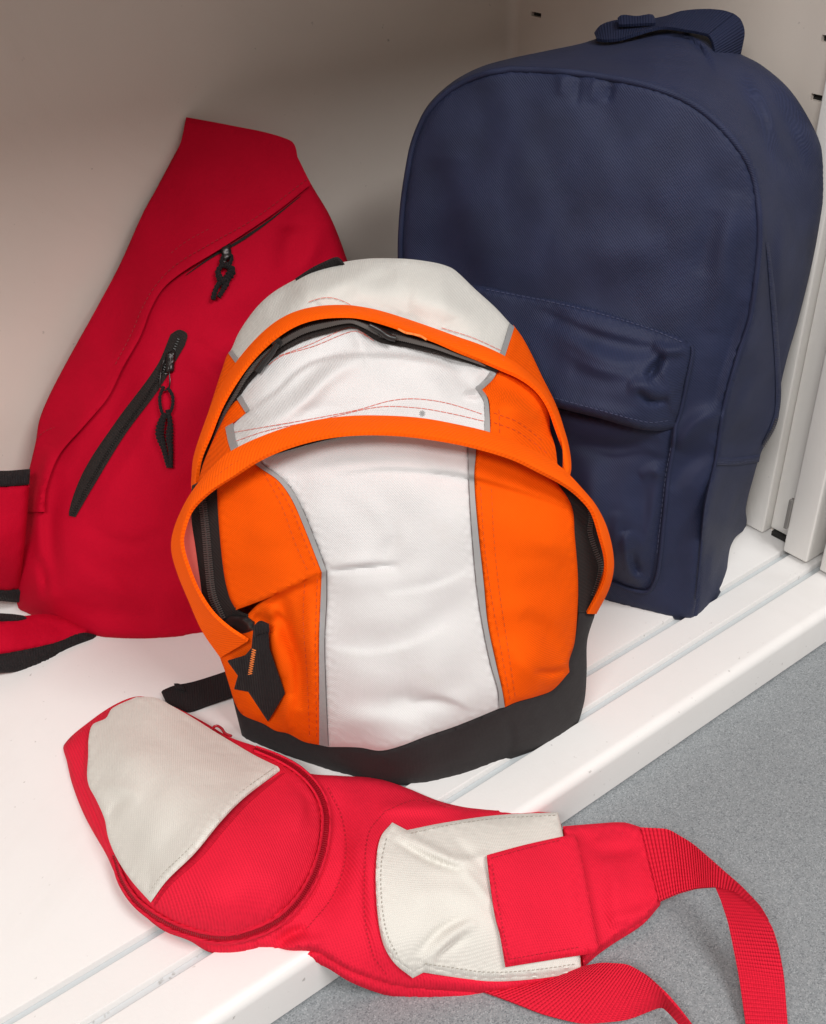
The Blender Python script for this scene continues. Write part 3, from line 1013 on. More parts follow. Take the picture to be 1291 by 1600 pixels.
    P, r = cord([(352, 412), (362, 422), (354, 436), (342, 444), (336, 456), (333, 468)], .0021, ((.3, .2, .0016),))
    tube('pull_cord', P, r, M['webbing'], sl)
    P, r = cord([(350, 410), (341, 424), (346, 438), (354, 440), (348, 454), (342, 464)], .002, ((.5, .2, .0014),))
    tube('pull_cord', P, r, M['webbing'], sl)
    # back of the bag
    oc = [(291, 190), (223, 340), (153, 484), (79, 620), (48, 741), (26, 855), (34, 950), (130, 985), (226, 992), (330, 985), (440, 970), (540, 880), (560, 600), (535, 410), (486, 300), (455, 228)]
    c0 = spline(oc, 12, True)
    P0 = fld.pos(c0, -.016)
    P0 = P0.mean(0) + (P0 - P0.mean(0)) * .97
    rows = [P0]
    for k, ds in ((.99, .02), (.97, .045), (.6, .05)):
        cc = P0.mean(0)
        Q = cc + (P0 - cc) * k - fr.n * ds
        rows.append(Q)
    for Q in rows:
        Q[:, 1] = np.minimum(Q[:, 1], YB - .004)
        Q[:, 2] = np.maximum(Q[:, 2], .003)
    loft('back_panel', [np.vstack([Q, Q[:1]]) for Q in rows], M['red'], T, .002, n=90)
    # padded shoulder strap curling out to the left at the bottom
    sf = Frame((.27, .84, 0), -25, 4)
    up = Field(sf, [(-60, 740, -.03), (0, 740, -.012), (45, 740, -.02), (-60, 930, -.03), (0, 930, -.012), (40, 930, -.02), (0, 840, .006), (-60, 840, -.01), (30, 840, .0)], noise=.0008, seed=20)
    s1 = patch('shoulder_strap', up, join(spline([(-60, 752), (0, 758), (46, 756)], 5), spline([(46, 756), (40, 840), (30, 924)], 5), spline([(30, 924), (0, 925), (-60, 920)], 5)), M['red'], T, thick=.012, edge=12, drop=.005, step=5)
    patch('binding', up, join(spline([(-60, 736), (0, 742), (47, 739)], 4), spline([(46, 757), (0, 760), (-60, 754)], 4)), M['webbing'], s1, off=.001, thick=.008, edge=4, drop=.002, step=3)
    patch('binding', up, join(spline([(-60, 918), (0, 923), (36, 922)], 4), spline([(34, 942), (0, 939), (-60, 934)], 4)), M['webbing'], s1, off=.001, thick=.008, edge=4, drop=.002, step=3)
    lo = Field(Flat(0), [(-60, 958, .045), (0, 960, .040), (40, 964, .030), (90, 978, .013), (140, 991, .004), (-60, 1046, .016), (0, 1043, .012), (30, 1038, .008), (90, 1018, .004), (-60, 1000, .040), (20, 1000, .030), (80, 994, .014)], noise=.0004, seed=21)
    s2 = patch('shoulder_strap', lo, join(spline([(-60, 966), (0, 967), (40, 962), (80, 960), (150, 984)], 5), spline([(150, 984), (135, 994), (85, 1010), (0, 1026), (-60, 1030)], 5)), M['red'], T, thick=.01, edge=10, drop=.004, step=5)
    patch('binding', lo, join(spline([(-60, 956), (0, 958), (38, 962), (44, 968)], 4), spline([(30, 971), (0, 970), (-60, 966)], 4)), M['webbing'], s2, off=.001, thick=.006, edge=3, drop=.002, step=3)
    patch('binding', lo, join(spline([(-60, 1026), (0, 1022), (85, 1004), (125, 988), (150, 992)], 4), spline([(145, 997), (90, 1018), (30, 1040), (0, 1043), (-60, 1046)], 4)), M['webbing'], s2, off=.001, thick=.006, edge=3, drop=.002, step=3)


sling_bag()

# ------------------------------------------------------------------ orange and white backpack
def orange_backpack():
    fr = Frame((.415, .512, 0), -36.3, 8)
    T = thing('orange_backpack', 'small orange and white backpack with black base standing in the middle of the shelf', 'backpack', (.43, .53, 0))
    # ---- front pocket skin
    ctrl = [(375, 1152, None), (500, 1200, None), (640, 1226, None), (780, 1190, None), (850, 1165, None), (905, 1128, None),
            (917, 1050, -.022), (930, 960, -.018), (920, 880, -.006), (935, 830, -.008), (880, 760, -.004), (800, 715, .002), (700, 690, .006), (600, 680, .008), (480, 690, .006), (400, 725, .0), (340, 765, -.006), (312, 800, -.010), (308, 880, -.012), (320, 950, -.012), (345, 1010, -.014), (366, 1090, -.018),
            (420, 840, .016), (470, 950, .03), (440, 1060, .022), (600, 850, .034), (620, 980, .05), (640, 1100, .06), (640, 1165, .062), (760, 900, .034), (780, 1020, .044), (860, 850, .018), (870, 970, .018), (885, 1045, .012), (800, 1100, .046), (520, 1150, .04), (540, 760, .02), (680, 760, .022), (820, 780, .014), (885, 900, .006)]
    folds = [
        ([(509, 894), (545, 890), (590, 886), (625, 884)], -.0035, 5), ([(512, 882), (560, 878), (600, 872)], .002, 12), ([(520, 908), (600, 910), (690, 890)], .0018, 18),
        ([(540, 760), (590, 800), (630, 850), (610, 885)], .0016, 18), ([(585, 880), (618, 840), (605, 800)], -.0014, 12),
        ([(515, 1000), (600, 1000), (700, 960), (750, 920)], -.0018, 20), ([(515, 1040), (620, 1060), (720, 1010)], .0016, 24), ([(530, 1095), (640, 1105), (740, 1060)], -.0024, 20), ([(520, 1130), (600, 1120), (660, 1130)], .0018, 16), ([(610, 1090), (660, 1092), (710, 1108)], -.0022, 12),
        ([(640, 730), (700, 740), (735, 746)], -.002, 10), ([(450, 740), (560, 725), (680, 728)], -.003, 12), 
        ([(815, 960), (850, 985), (880, 1035)], -.003, 14), ([(835, 1050), (860, 1052), (890, 1046)], -.005, 6), ([(760, 960), (820, 950), (890, 965)], .002, 20), ([(780, 1000), (830, 1050), (850, 1080)], .003, 16), ([(790, 880), (840, 870), (895, 890)], -.0015, 16),
        ([(788, 1122), (800, 1150), (796, 1185)], -.0028, 7), ([(868, 1085), (884, 1110), (890, 1132)], -.002, 7), ([(520, 1180), (640, 1196), (760, 1172)], .0025, 14), ([(590, 1186), (600, 1205), (596, 1218)], -.0015, 8), ([(830, 1110), (850, 1135), (852, 1160)], .002, 10),
        # crumpled lower left corner
        ([(440, 930), (450, 985), (468, 1040), (470, 1110)], -.010, 11), ([(425, 945), (428, 1000), (440, 1060)], .006, 11), ([(482, 920), (486, 1000), (486, 1120)], .004, 12), ([(400, 960), (420, 975), (440, 960)], -.008, 12),
        ([(440, 1080), (430, 1110), (420, 1138)], -.004, 8), ([(452, 1085), (448, 1120), (455, 1143)], .004, 9), ([(370, 1040), (385, 1090), (410, 1125)], .004, 12),
        ([(360, 840), (400, 860), (470, 850)], -.0015, 20)]
    steps = [([(640, 1096), (680, 1090), (712, 1098), (735, 1112)], -.0022, 4, 18), ([(520, 1012), (580, 1018), (650, 1002), (700, 975)], .0014, 5, 24), ([(600, 930), (680, 915), (745, 885)], .0012, 5, 24), ([(352, 962), (420, 936), (470, 914), (512, 894)], -.0055, 4, 22), ([(520, 741), (600, 733), (680, 738), (735, 746), (800, 764), (850, 780), (897, 797)], -.0028, 4, 26)]
    F = Field(fr, ctrl, folds, steps, noise=.0007, seed=30)
    # curves shared by neighbouring panels
    tL_out = [(392, 700), (396, 722), (434, 750), (455, 778), (474, 820), (503, 894)]
    tL_in = [(402, 700), (407, 722), (440, 747), (462, 775), (484, 823), (510, 892)]
    tL2_out = [(503, 894), (501, 940), (499, 1000), (499, 1080), (499, 1164)]
    tL2_in = [(510, 892), (510, 940), (507, 1000), (509, 1080), (513, 1167)]
    tR_in = [(731, 670), (732, 700), (733, 746), (737, 818), (745, 912), (754, 974), (767, 1037), (779, 1080), (780, 1107)]
    tR_out = [(741, 670), (744, 700), (741, 746), (746, 818), (756, 912), (762, 974), (775, 1037), (785, 1080), (789, 1105)]
    wb = [(513, 1167), (562, 1168), (594, 1173), (625, 1166), (667, 1150), (714, 1134), (780, 1107)]
    wtop = [(402, 700), (480, 672), (570, 662), (660, 664), (731, 670)]
    white = join(spline(wtop, 5), spline(tR_in, 5), spline(wb, 5)[::-1], spline(tL2_in, 5)[::-1], spline(tL_in, 5)[::-1])
    patch('pocket_panel', F, white, M['white'], T, edge=8, drop=.0015, step=4)
    for a, b in ((tL_out, tL_in), (tL2_out, tL2_in), (tR_in, tR_out)):
        patch('reflective_tape', F, join(spline(a, 4), spline(b, 4)[::-1]), M['tape'], T, off=.0005, thick=.001, step=3)
    # orange side panels
    oru = join([(392, 700)], spline(tL_out, 5), spline([(503, 894), (470, 911), (420, 934), (369, 953)], 5), spline([(369, 953), (359, 934), (350, 896), (342, 818), (338, 740)], 5))
    patch('orange_panel', F, oru, M['orange'], T, off=.0012, thick=.003, edge=7, drop=.0015, step=4)
    orl = join(spline([(503, 894), (470, 911), (430, 930), (405, 945), (385, 965)], 5), spline([(385, 965), (350, 985), (340, 1010), (352, 1050), (366, 1096)], 5), spline([(366, 1096), (378, 1116), (412, 1131), (431, 1142), (450, 1146), (475, 1159), (499, 1164)], 4), spline(tL2_out, 5)[::-1])
    patch('orange_panel', F, orl, M['orange'], T, off=.0004, thick=.003, edge=5, drop=.0012, step=4)
    orr = join(spline(tR_out, 5), spline([(789, 1105), (807, 1097), (839, 1088), (864, 1078), (890, 1050)], 4), spline([(890, 1050), (889, 1035), (898, 1004), (903, 943), (903, 896), (898, 834), (895, 796), (882, 770), (850, 735), (800, 700), (741, 670)], 5))
    patch('orange_panel', F, orr, M['orange'], T, off=.0012, thick=.003, edge=8, drop=.0025, step=4)
    # black base band
    base = join(spline([(364, 1092), (378, 1116), (412, 1131), (431, 1142), (450, 1146), (475, 1159), (513, 1167)], 4), spline(wb, 5), spline([(789, 1105), (807, 1097), (839, 1088), (864, 1078), (890, 1050)], 4),
                spline([(890, 1050), (889, 1035), (898, 1004), (905, 956)], 4), [(930, 960)], spline([(930, 960), (918, 1000), (917, 1050), (914, 1092), (905, 1127)], 5),
                spline([(905, 1127), (895, 1138), (850, 1166), (780, 1192), (700, 1217), (640, 1227), (560, 1218), (480, 1196), (381, 1160)], 5), spline([(381, 1160), (372, 1125), (364, 1092)], 5))
    patch('base_band', F, base, M['black'], T, off=-.0005, thick=.003, edge=14, drop=.003, step=5)
    # right side under the flap: zip tape and teeth
    zr = join(spline([(850, 735), (882, 770), (895, 796), (898, 834), (903, 896), (904, 957)], 4), spline([(918, 957), (936, 925), (946, 890), (945, 850), (932, 800), (905, 765), (870, 742)], 4))
    patch('zip_tape', F, zr, M['ziptape'], T, off=-.002, thick=.002, step=4)
    dashes('zip_teeth', teeth_segs(F, [(900, 765), (916, 782), (924, 806), (922, 830), (930, 858), (939, 884), (936, 905), (928, 930)], 8, 3.5, -.0012), M['teeth'], T, .0009, .0011, fr.n)
    # left zip
    zl = join(spline([(300, 760), (297, 800), (305, 850), (312, 902), (320, 956), (350, 975), (400, 985)], 4), spline([(405, 966), (376, 957), (359, 934), (350, 896), (342, 818), (340, 740)], 4))
    patch('zip_tape', F, zl, M['ziptape'], T, off=-.0005, thick=.002, step=4)
    zt = [(315, 770), (322, 834), (327, 890), (332, 930), (346, 966)]
    dashes('zip_teeth', teeth_segs(F, zt, 13, 3.5, .0004), M['teeth'], T, .0009, .0011, fr.n)
    dashes('zip_teeth', teeth_segs(F, zt, 3, 2.5, .0012), M['teeth'], T, .0009, .0009, fr.n)
    sl = patch('zip_slider', F, join(spline([(348, 972), (360, 962), (384, 964), (398, 972)], 3), spline([(398, 984), (378, 990), (352, 984), (348, 972)], 3)), M['plastic'], T, off=.003, thick=.004, edge=6, drop=.002, step=3)
    # webbing tab hanging from the slider
    tabp = [(396, 981), (406, 974), (419, 979), (421, 1015), (445, 1084), (419, 1128), (388, 1081), (366, 1077), (372, 1056), (356, 1034), (383, 1026), (393, 1014)]
    tf = Field(fr, [(x, y, float(F([(x, y)])[0]) + d) for x, y, d in ((400, 980, .014), (420, 980, .014), (410, 1010, .012), (380, 1035, .012), (360, 1040, .010), (420, 1050, .010), (370, 1072, .006), (440, 1084, .006), (410, 1090, .008), (419, 1126, .004))],
               [([(408, 985), (404, 1040), (412, 1100)], .002, 10), ([(384, 1030), (395, 1075)], -.0015, 8)], noise=.0003, seed=31)
    tab = patch('pull_tab', tf, tabp, M['webbing'], T, thick=.002, edge=3, drop=.0006, step=3)
    patch('tab_fold', tf, join(spline([(396, 981), (406, 973), (420, 978)], 3), spline([(421, 988), (408, 990), (397, 996)], 3)), M['webbing'], tab, off=.0028, thick=.003, edge=4, drop=.0015, step=3)
    zig = []
    for k in range(11):
        y0 = 1014 + k * 3.6
        xm = 397 - k * .6
        zig.append(((xm - 3.2, y0), (xm + 3.2, y0 + 2.2)))
        zig.append(((xm + 3.2, y0 + 2.2), (xm - 3.2, y0 + 3.6)))
    sg = []
    for a, b in zig:
        q = tf.pos([a, b], .0004)
        sg.append((q[0], q[1]))
    dashes('bartack', sg, M['thread_p'], tab, .0006, .0006, fr.n)
    # stitch rows on the pocket
    st = stitch_segs(F, [(412, 738), (440, 790), (462, 850), (484, 898)], 6, 4, .0017) + stitch_segs(F, [(430, 752), (458, 800), (476, 845), (496, 892)], 6, 4, .0017)
    st += stitch_segs(F, [(476, 912), (474, 970), (480, 1060), (484, 1156)], 6, 4, .001) + stitch_segs(F, [(496, 905), (493, 1000), (494, 1090), (495, 1158)], 6, 4, .001)
    st += stitch_segs(F, [(751, 760), (756, 840), (766, 920), (784, 1020), (798, 1098)], 6, 4, .0017) + stitch_segs(F, [(768, 764), (772, 840), (780, 920), (792, 1000), (806, 1094)], 6, 4, .0017)
    dashes('stitching', st, M['thread_o'], T, .0004, .0003, fr.n)

    # ---- pocket flap (front orange arch)
    fo = [(346, 1026, -.014), (318, 985, -.016), (296, 935, -.014), (279, 893, -.010), (270, 856, -.008), (275, 825, -.006), (290, 790, -.004), (306, 764, -.002), (332, 733, .0), (360, 708, .002), (420, 680, .004), (480, 662, .005), (540, 653, .005), (600, 652, .005), (660, 656, .005), (720, 667, .004), (765, 678, .003), (810, 695, .002), (850, 715, .0), (880, 736, -.001), (908, 765, -.003), (930, 792, -.004), (948, 830, -.006), (957, 880, -.010), (950, 918, -.014), (930, 958, -.018)]
    fi = [(388, 1000, 0.0100), (360, 982, 0.0100), (335, 960, 0.0080), (314, 930, 0.0100), (298, 895, 0.0120), (285, 850, 0.0120), (290, 820, 0.0120), (300, 797, 0.0120), (330, 768, 0.0168), (370, 742, 0.0224), (405, 719, 0.0266), (450, 699, 0.0290), (505, 684, 0.0310), (560, 678, 0.0330), (620, 679, 0.0330), (680, 686, 0.0330), (740, 698, 0.0310), (800, 716, 0.0290), (845, 738, 0.0243), (880, 757, 0.0174), (905, 776, 0.0120), (925, 800, 0.0100), (937, 838, 0.0080), (946, 876, 0.0040), (942, 910, -0.0020), (917, 957, -0.0100)]

    def c3(pts, step=.004):
        P = np.vstack([fr.at([(x, y)], h) for x, y, h in pts])
        return spline(P, step)

    def mid(a, b, t, bulge):
        return [(x0 + (x1 - x0) * t, y0 + (y1 - y0) * t, h0 + (h1 - h0) * t + bulge) for (x0, y0, h0), (x1, y1, h1) in zip(a, b)]
    # outer lip (rolled), broad band
    flap = loft('pocket_flap', [c3(fo), c3(mid(fo, fi, .33, .0022)), c3(mid(fo, fi, .75, .0016)), c3(fi)], M['piping'], T, .0026, n=170, sub=4)
    # stitch row along the flap
    r = c3(mid(fo, fi, .48, .0040), .001)
    segs = [(r[i], r[i + 3]) for i in range(60, len(r) - 40, 5)]
    dashes('stitching', segs, M['thread_o'], flap, .0004, .0003, fr.n)
    r2 = c3(mid(fo, fi, .2, .0034), .001)
    dashes('stitching', [(r2[i], r2[i + 3]) for i in range(int(len(r2) * .62), len(r2) - 60, 5)], M['thread_o'], flap, .0004, .0003, fr.n)
    # lining behind the left of the flap
    li = [(x, y, h - .002) for x, y, h in fi[1:9]]
    lb = [(352, 978, -.008), (328, 965, -.008), (318, 945, -.009), (311, 900, -.009), (304, 850, -.009), (299, 818, -.009), (299, 798, -.009), (318, 772, -.008)]
    loft('flap_lining', [c3(li), c3(mid(li, lb, .5, -.004)), c3(lb)], M['lining'], T, .001, n=50)
    rl = [(x, y, h - .002) for x, y, h in fi[17:]]
    rb = [(815, 722, -.006), (858, 742, -.006), (888, 758, -.007), (912, 776, -.008), (930, 802, -.009), (940, 838, -.010), (946, 872, -.012), (940, 904, -.016), (919, 954, -.020)]
    loft('flap_lining', [c3(rl), c3(rb)], M['orange'], T, .001, n=50)
    # dark zip edge glimpsed under the top of the flap
    patch('zip_tape', F, join(spline([(405, 712), (450, 690), (520, 672), (600, 668)], 5), spline([(600, 676), (540, 682), (500, 690), (450, 704), (412, 716)], 5)), M['ziptape'], T, off=.004, thick=.002, step=4)

    # ---- main compartment front above the pocket
    mc = [(x, y, h - .007) for x, y, h in fo[7:23]]
    mc += [(373, 616, -.062), (410, 566, -.066), (472, 523, -.068), (547, 506, -.068), (593, 532, -.062), (680, 547, -.064), (756, 569, -.068), (812, 590, -.07), (856, 632, -.07), (860, 676, -.06), (351, 640, -.062), (333, 680, -.058), (317, 714, -.045), (560, 590, -.026), (660, 600, -.028), (460, 600, -.03), (420, 640, -.02), (700, 630, -.018), (800, 640, -.024)]
    msteps = [([(380, 655), (402, 634), (432, 612), (462, 584), (490, 566), (530, 557), (600, 556), (680, 566), (725, 582)], .0055, 3.5, 26), ([(722, 608), (738, 606), (760, 592), (776, 578)], -.004, 3, 16)]
    mfolds = [([(378, 680), (460, 640), (520, 585), (570, 560)], .007, 14), ([(400, 640), (460, 600), (510, 560), (560, 535)], -.006, 16), ([(547, 510), (562, 530), (575, 560)], .004, 12), ([(575, 560), (650, 560), (740, 580)], .004, 12),
              ([(600, 545), (680, 556), (740, 574)], -.003, 8), ([(690, 560), (720, 585), (735, 615)], -.004, 12), ([(728, 610), (745, 600), (772, 582)], -.007, 9), ([(725, 612), (740, 616), (756, 612)], .008, 7), ([(640, 565), (680, 600), (700, 640)], .003, 16), ([(770, 600), (810, 610), (840, 640)], -.004, 12), ([(780, 625), (830, 650), (860, 680)], .005, 12),
              ([(420, 650), (520, 640), (660, 625)], -.002, 12)]
    Mn = Field(fr, mc, mfolds, msteps, noise=.0008, seed=33)
    mw = join(spline([(373, 618), (384, 596), (410, 567), (435, 545), (472, 524), (509, 514), (547, 506), (559, 509), (578, 523), (593, 532), (630, 537), (680, 546), (713, 556), (756, 569), (775, 576)], 5),
              spline([(775, 576), (766, 591), (749, 608)], 4), spline([(749, 608), (758, 622), (761, 647), (763, 684)], 4), spline([(763, 684), (720, 673), (660, 662), (600, 658), (540, 659), (480, 668), (420, 687), (371, 706)], 6), spline([(371, 706), (364, 690), (361, 668)], 4), [(387, 643)], spline([(387, 643), (373, 618)], 4))
    patch('main_panel', Mn, mw, M['white'], T, edge=7, drop=.0015, step=4)
    for a, b in (([(376, 616), (390, 641)], [(368, 620), (384, 645)]), ([(364, 662), (369, 690), (374, 706)], [(352, 668), (357, 692), (363, 710)]), ([(779, 577), (770, 593), (752, 610)], [(770, 574), (760, 590), (744, 606)]), ([(748, 604), (761, 620), (765, 647), (766, 684)], [(743, 608), (755, 623), (758, 648), (757, 684)])):
        patch('reflective_tape', Mn, join(spline(a, 3), spline(b, 3)[::-1]), M['tape'], T, off=.0010, thick=.002, step=3)
    ol = join(spline([(368, 622), (385, 645)], 4), [(353, 670)], spline([(353, 670), (358, 692), (367, 716)], 4), spline([(367, 716), (330, 745), (305, 775)], 5), spline([(305, 775), (316, 730), (336, 682), (351, 648), (368, 622)], 5))
    patch('orange_panel', Mn, ol, M['orange'], T, off=.0004, thick=.003, edge=4, drop=.001, step=4)
    orr2 = join(spline([(779, 577), (770, 593), (753, 610)], 4), spline([(753, 610), (763, 622), (766, 647), (766, 690)], 4), spline([(766, 690), (820, 708), (872, 736)], 5), spline([(872, 736), (868, 700), (860, 672), (857, 634), (838, 606), (812, 588), (779, 577)], 5))
    patch('orange_panel', Mn, orr2, M['orange'], T, off=.0006, thick=.003, edge=5, drop=.0012, step=4)
    # main zip: tape, teeth, sliders
    zc_o = [(309, 745), (327, 686), (342, 642), (361, 606), (379, 572), (404, 543), (435, 520), (466, 503), (497, 495), (547, 491), (571, 496), (602, 504), (633, 514), (680, 531), (713, 546), (760, 566), (781, 576)]
    zc_i = [(320, 738), (340, 684), (356, 650), (374, 622), (390, 598), (416, 571), (442, 549), (478, 529), (512, 519), (548, 510), (565, 517), (592, 534), (630, 541), (680, 551), (713, 561), (756, 574), (777, 581)]
    zo = [(x, y, -.068) for x, y in zc_o]
    zi = [(x, y, -.060) for x, y in zc_i]
    loft('zip_tape', [c3(zo), c3(mid(zo, zi, .5, .002)), c3(zi)], M['ziptape'], T, .002, n=120)
    zm = c3(mid(zo, zi, .42, .0055), .0014)
    zn = c3(mid(zo, zi, .72, .0055), .0014)
    kk = min(len(zm), len(zn))
    dashes('zip_teeth', [(zm[i], zn[i]) for i in range(int(kk * .05), int(kk * .97))], M['teeth'], T, .0008, .0011, fr.n)
    for a in ([(424, 536), (436, 528), (442, 536), (432, 548)], [(590, 512), (612, 520), (612, 530), (592, 528)]):
        sl = mesh('zip_slider', *_slab(fr.at(a, -.056), fr.n, .005), M['plastic'], T, np.zeros((8, 2)), smooth=30)
    P = spline(fr.at([(434, 536), (424, 552), (412, 566), (402, 580)], -.054), .002)
    tube('zip_pull', P, np.linspace(.002, .0028, len(P)), M['plastic'], T)
    P = spline(fr.at([(577, 508), (592, 516), (606, 526), (618, 529)], -.052), .002)
    tube('zip_pull', P, np.linspace(.0016, .0024, len(P)), M['plastic'], T)
    q = fr.at([(622, 514), (634, 520), (646, 522), (658, 525), (667, 531)], -.055)
    dashes('bartack', [(q[i], q[i + 1]) for i in range(4)], M['thread_p'], T, .0016, .0008, fr.n)
    # red stitch rows on the white cloth
    st = stitch_segs(Mn, [(436, 556), (480, 540), (520, 522), (548, 511), (562, 516), (584, 533)], 9, 1, .0006) + stitch_segs(Mn, [(420, 570), (440, 556), (490, 541), (552, 517), (568, 522), (590, 536)], 9, 1, .0006)
    st += stitch_segs(Mn, [(362, 676), (420, 666), (500, 652), (560, 640), (610, 626), (650, 623), (700, 630), (757, 648)], 9, 1, .0006) + stitch_segs(Mn, [(366, 690), (420, 672), (500, 656), (590, 636), (650, 637), (700, 645), (757, 658)], 9, 1, .0006)
    dashes('stitching', st, M['thread'], T, .0004, .0003, fr.n)
    st = stitch_segs(Mn, [(772, 645), (810, 660), (850, 690)], 6, 4, .0012) + stitch_segs(Mn, [(772, 660), (810, 675), (860, 712)], 6, 4, .0012) + stitch_segs(Mn, [(780, 640), (781, 670), (780, 690)], 6, 4, .0012)
    dashes('stitching', st, M['thread_o'], T, .0004, .0003, fr.n)
    # small printed mark on the white cloth
    mk = []
    for k in range(5):
        a = k * math.pi / 5 + .3
        q = Mn.pos([(660 - 5 * math.cos(a), 646 - 5 * math.sin(a)), (660 + 5 * math.cos(a), 646 + 5 * math.sin(a))], .0004)
        mk.append((q[0], q[1]))
    dashes('printed_mark', mk, M['tape'], T, .0006, .0002, fr.n)

    # ---- upper flap (rear orange arch)
    go = [(314, 790, -.048), (302, 765, -.056), (302, 746, -.062), (305, 715, -.066), (320, 668, -.070), (342, 613, -.074), (370, 569, -.077), (398, 535, -.078), (429, 507, -.079), (460, 490, -.079), (497, 481, -.080), (537, 479, -.080), (559, 481, -.080), (590, 487, -.080), (630, 499, -.080), (680, 516, -.080), (713, 528, -.080), (753, 542, -.080), (787, 558, -.080), (818, 579, -.080), (848, 608, -.078), (867, 640, -.074), (882, 680, -.066), (889, 712, -.054), (890, 735, -.046), (884, 757, -.040)]
    gi = [(321, 788, -.040), (310, 765, -.046), (309, 746, -.048), (314, 716, -.050), (328, 682, -.052), (346, 637, -.054), (372, 592, -.055), (400, 556, -.056), (434, 525, -.056), (466, 506, -.056), (502, 496, -.056), (545, 494, -.056), (569, 497, -.056), (602, 506, -.056), (637, 518, -.056), (682, 534, -.057), (713, 548, -.057), (752, 564, -.058), (782, 577, -.058), (812, 590, -.058), (838, 609, -.058), (856, 634, -.056), (868, 666, -.054), (879, 702, -.048), (881, 734, -.043), (876, 756, -.039)]
    up = loft('upper_flap', [c3(go), c3(mid(go, gi, .35, .0024)), c3(mid(go, gi, .75, .0018)), c3(gi)], M['piping'], T, .0026, n=150, sub=4)
    r = c3(mid(go, gi, .3, .0042), .001)
    dashes('stitching', [(r[i], r[i + 3]) for i in range(40, len(r) - 30, 5)], M['thread_o'], up, .0004, .0003, fr.n)

    # ---- top gusset, off white in the middle, orange at the sides
    sil = [(357, 553), (361, 548), (373, 521), (398, 485), (423, 461), (454, 442), (491, 425), (528, 413), (553, 408), (584, 405), (637, 406), (676, 411), (696, 416), (711, 423), (744, 454), (775, 482), (798, 507)]
    gc = [(x, y, h - .004) for x, y, h in go[2:-2:2]]
    gc += [(361, 548, -.115), (398, 485, -.13), (454, 442, -.140), (528, 413, -.145), (584, 405, -.148), (676, 411, -.148), (744, 454, -.140), (798, 507, -.130), (849, 594, -.115), (884, 680, -.095), (300, 745, -.07), (330, 620, -.09), (560, 445, -.095), (650, 450, -.096), (480, 455, -.098), (720, 495, -.095)]
    G = Field(fr, gc, folds=[([(490, 470), (520, 450), (570, 430), (600, 410)], .006, 14), ([(520, 465), (560, 440), (620, 430)], -.005, 14), ([(430, 500), (440, 470), (460, 450)], -.003, 12), ([(700, 420), (690, 450), (705, 500)], .004, 16), ([(620, 480), (640, 440), (630, 410)], -.003, 18), ([(640, 470), (700, 480), (760, 510)], .004, 18)], noise=.0009, seed=35)
    gw = join(spline(sil, 5), spline([(798, 507), (792, 530), (783, 556)], 4), spline([(783, 560), (753, 546), (713, 532), (680, 521), (630, 504), (590, 492), (559, 486), (537, 484), (497, 486), (460, 495), (429, 512), (398, 540), (373, 568)], 5), [(361, 550)])
    patch('top_gusset', G, gw, M['greywhite'], T, off=-.001, thick=.003, edge=8, drop=.003, step=4)
    for a, b in (([(797, 506), (782, 555)], [(804, 511), (788, 560)]), ([(362, 548), (375, 566)], [(357, 552), (371, 571)])):
        patch('reflective_tape', G, join(spline(a, 3), spline(b, 3)[::-1]), M['tape'], T, off=.0008, thick=.002, step=3)
    gr_ = join(spline([(803, 509), (818, 530), (832, 556), (849, 592), (868, 630), (880, 664), (888, 700)], 4), spline([(886, 710), (866, 645), (845, 610), (815, 582), (787, 562)], 4))
    patch('orange_gusset', G, gr_, M['orange'], T, off=-.0005, thick=.003, edge=4, drop=.0015, step=4)
    gl_ = join(spline([(372, 570), (358, 552), (347, 578), (334, 618), (318, 668), (304, 712), (301, 745)], 4), spline([(306, 742), (311, 715), (324, 672), (345, 618), (372, 570)], 4))
    patch('orange_gusset', G, gl_, M['orange'], T, off=-.0005, thick=.003, edge=4, drop=.0015, step=4)
    st = stitch_segs(G, [(482, 472), (500, 466), (518, 465), (540, 472), (556, 482)], 9, 1, .0006) + stitch_segs(G, [(690, 512), (740, 528), (784, 548)], 9, 1, .0006)
    dashes('stitching', st, M['thread'], T, .0004, .0003, fr.n)
    # ---- sides and back, closing the volume
    oc = [(372, 1110), (345, 1015), (318, 980), (300, 930), (290, 880), (300, 800), (330, 745), (400, 700), (480, 672), (570, 664), (660, 668), (760, 690), (850, 730), (910, 785), (938, 860), (930, 940), (916, 1000), (912, 1090), (890, 1135), (780, 1180), (640, 1205), (500, 1185), (390, 1150)]
    c0 = spline(oc, 12, True)
    P0 = fr.at(c0, -.024)
    cc = P0.mean(0)
    rows = [cc + (P0 - cc) * .93]
    for k, d, e in ((.97, .04, .0), (.95, .09, .006), (.88, .125, .006), (.4, .13, .0)):
        Q = cc + (P0 - cc) * k - fr.n * d
        rows.append(Q)
    for Q in rows:
        Q[:, 2] = np.maximum(Q[:, 2], .003)
    loft('side_and_back', [np.vstack([Q, Q[:1]]) for Q in rows], M['orange'], T, .002, n=110)
    # haul loop behind the top, and one shoulder strap lying on the shelf
    A = fr.at(spline([(462, 437), (486, 421), (510, 409), (527, 403), (534, 409)], 4), -.138)
    B = fr.at(spline([(470, 446), (494, 434), (518, 423), (534, 417), (541, 420)], 4), -.146)
    loft('haul_loop', [A, B], M['webbing'], T, .002, n=30, sub=2)
    g0 = Flat(0)
    A = np.vstack([g0.at([(x, y)], h) for x, y, h in ((253, 1080, .006), (262, 1076, .004), (274, 1072, .003), (300, 1067, .004), (330, 1058, .006), (360, 1048, .010), (395, 1038, .016))])
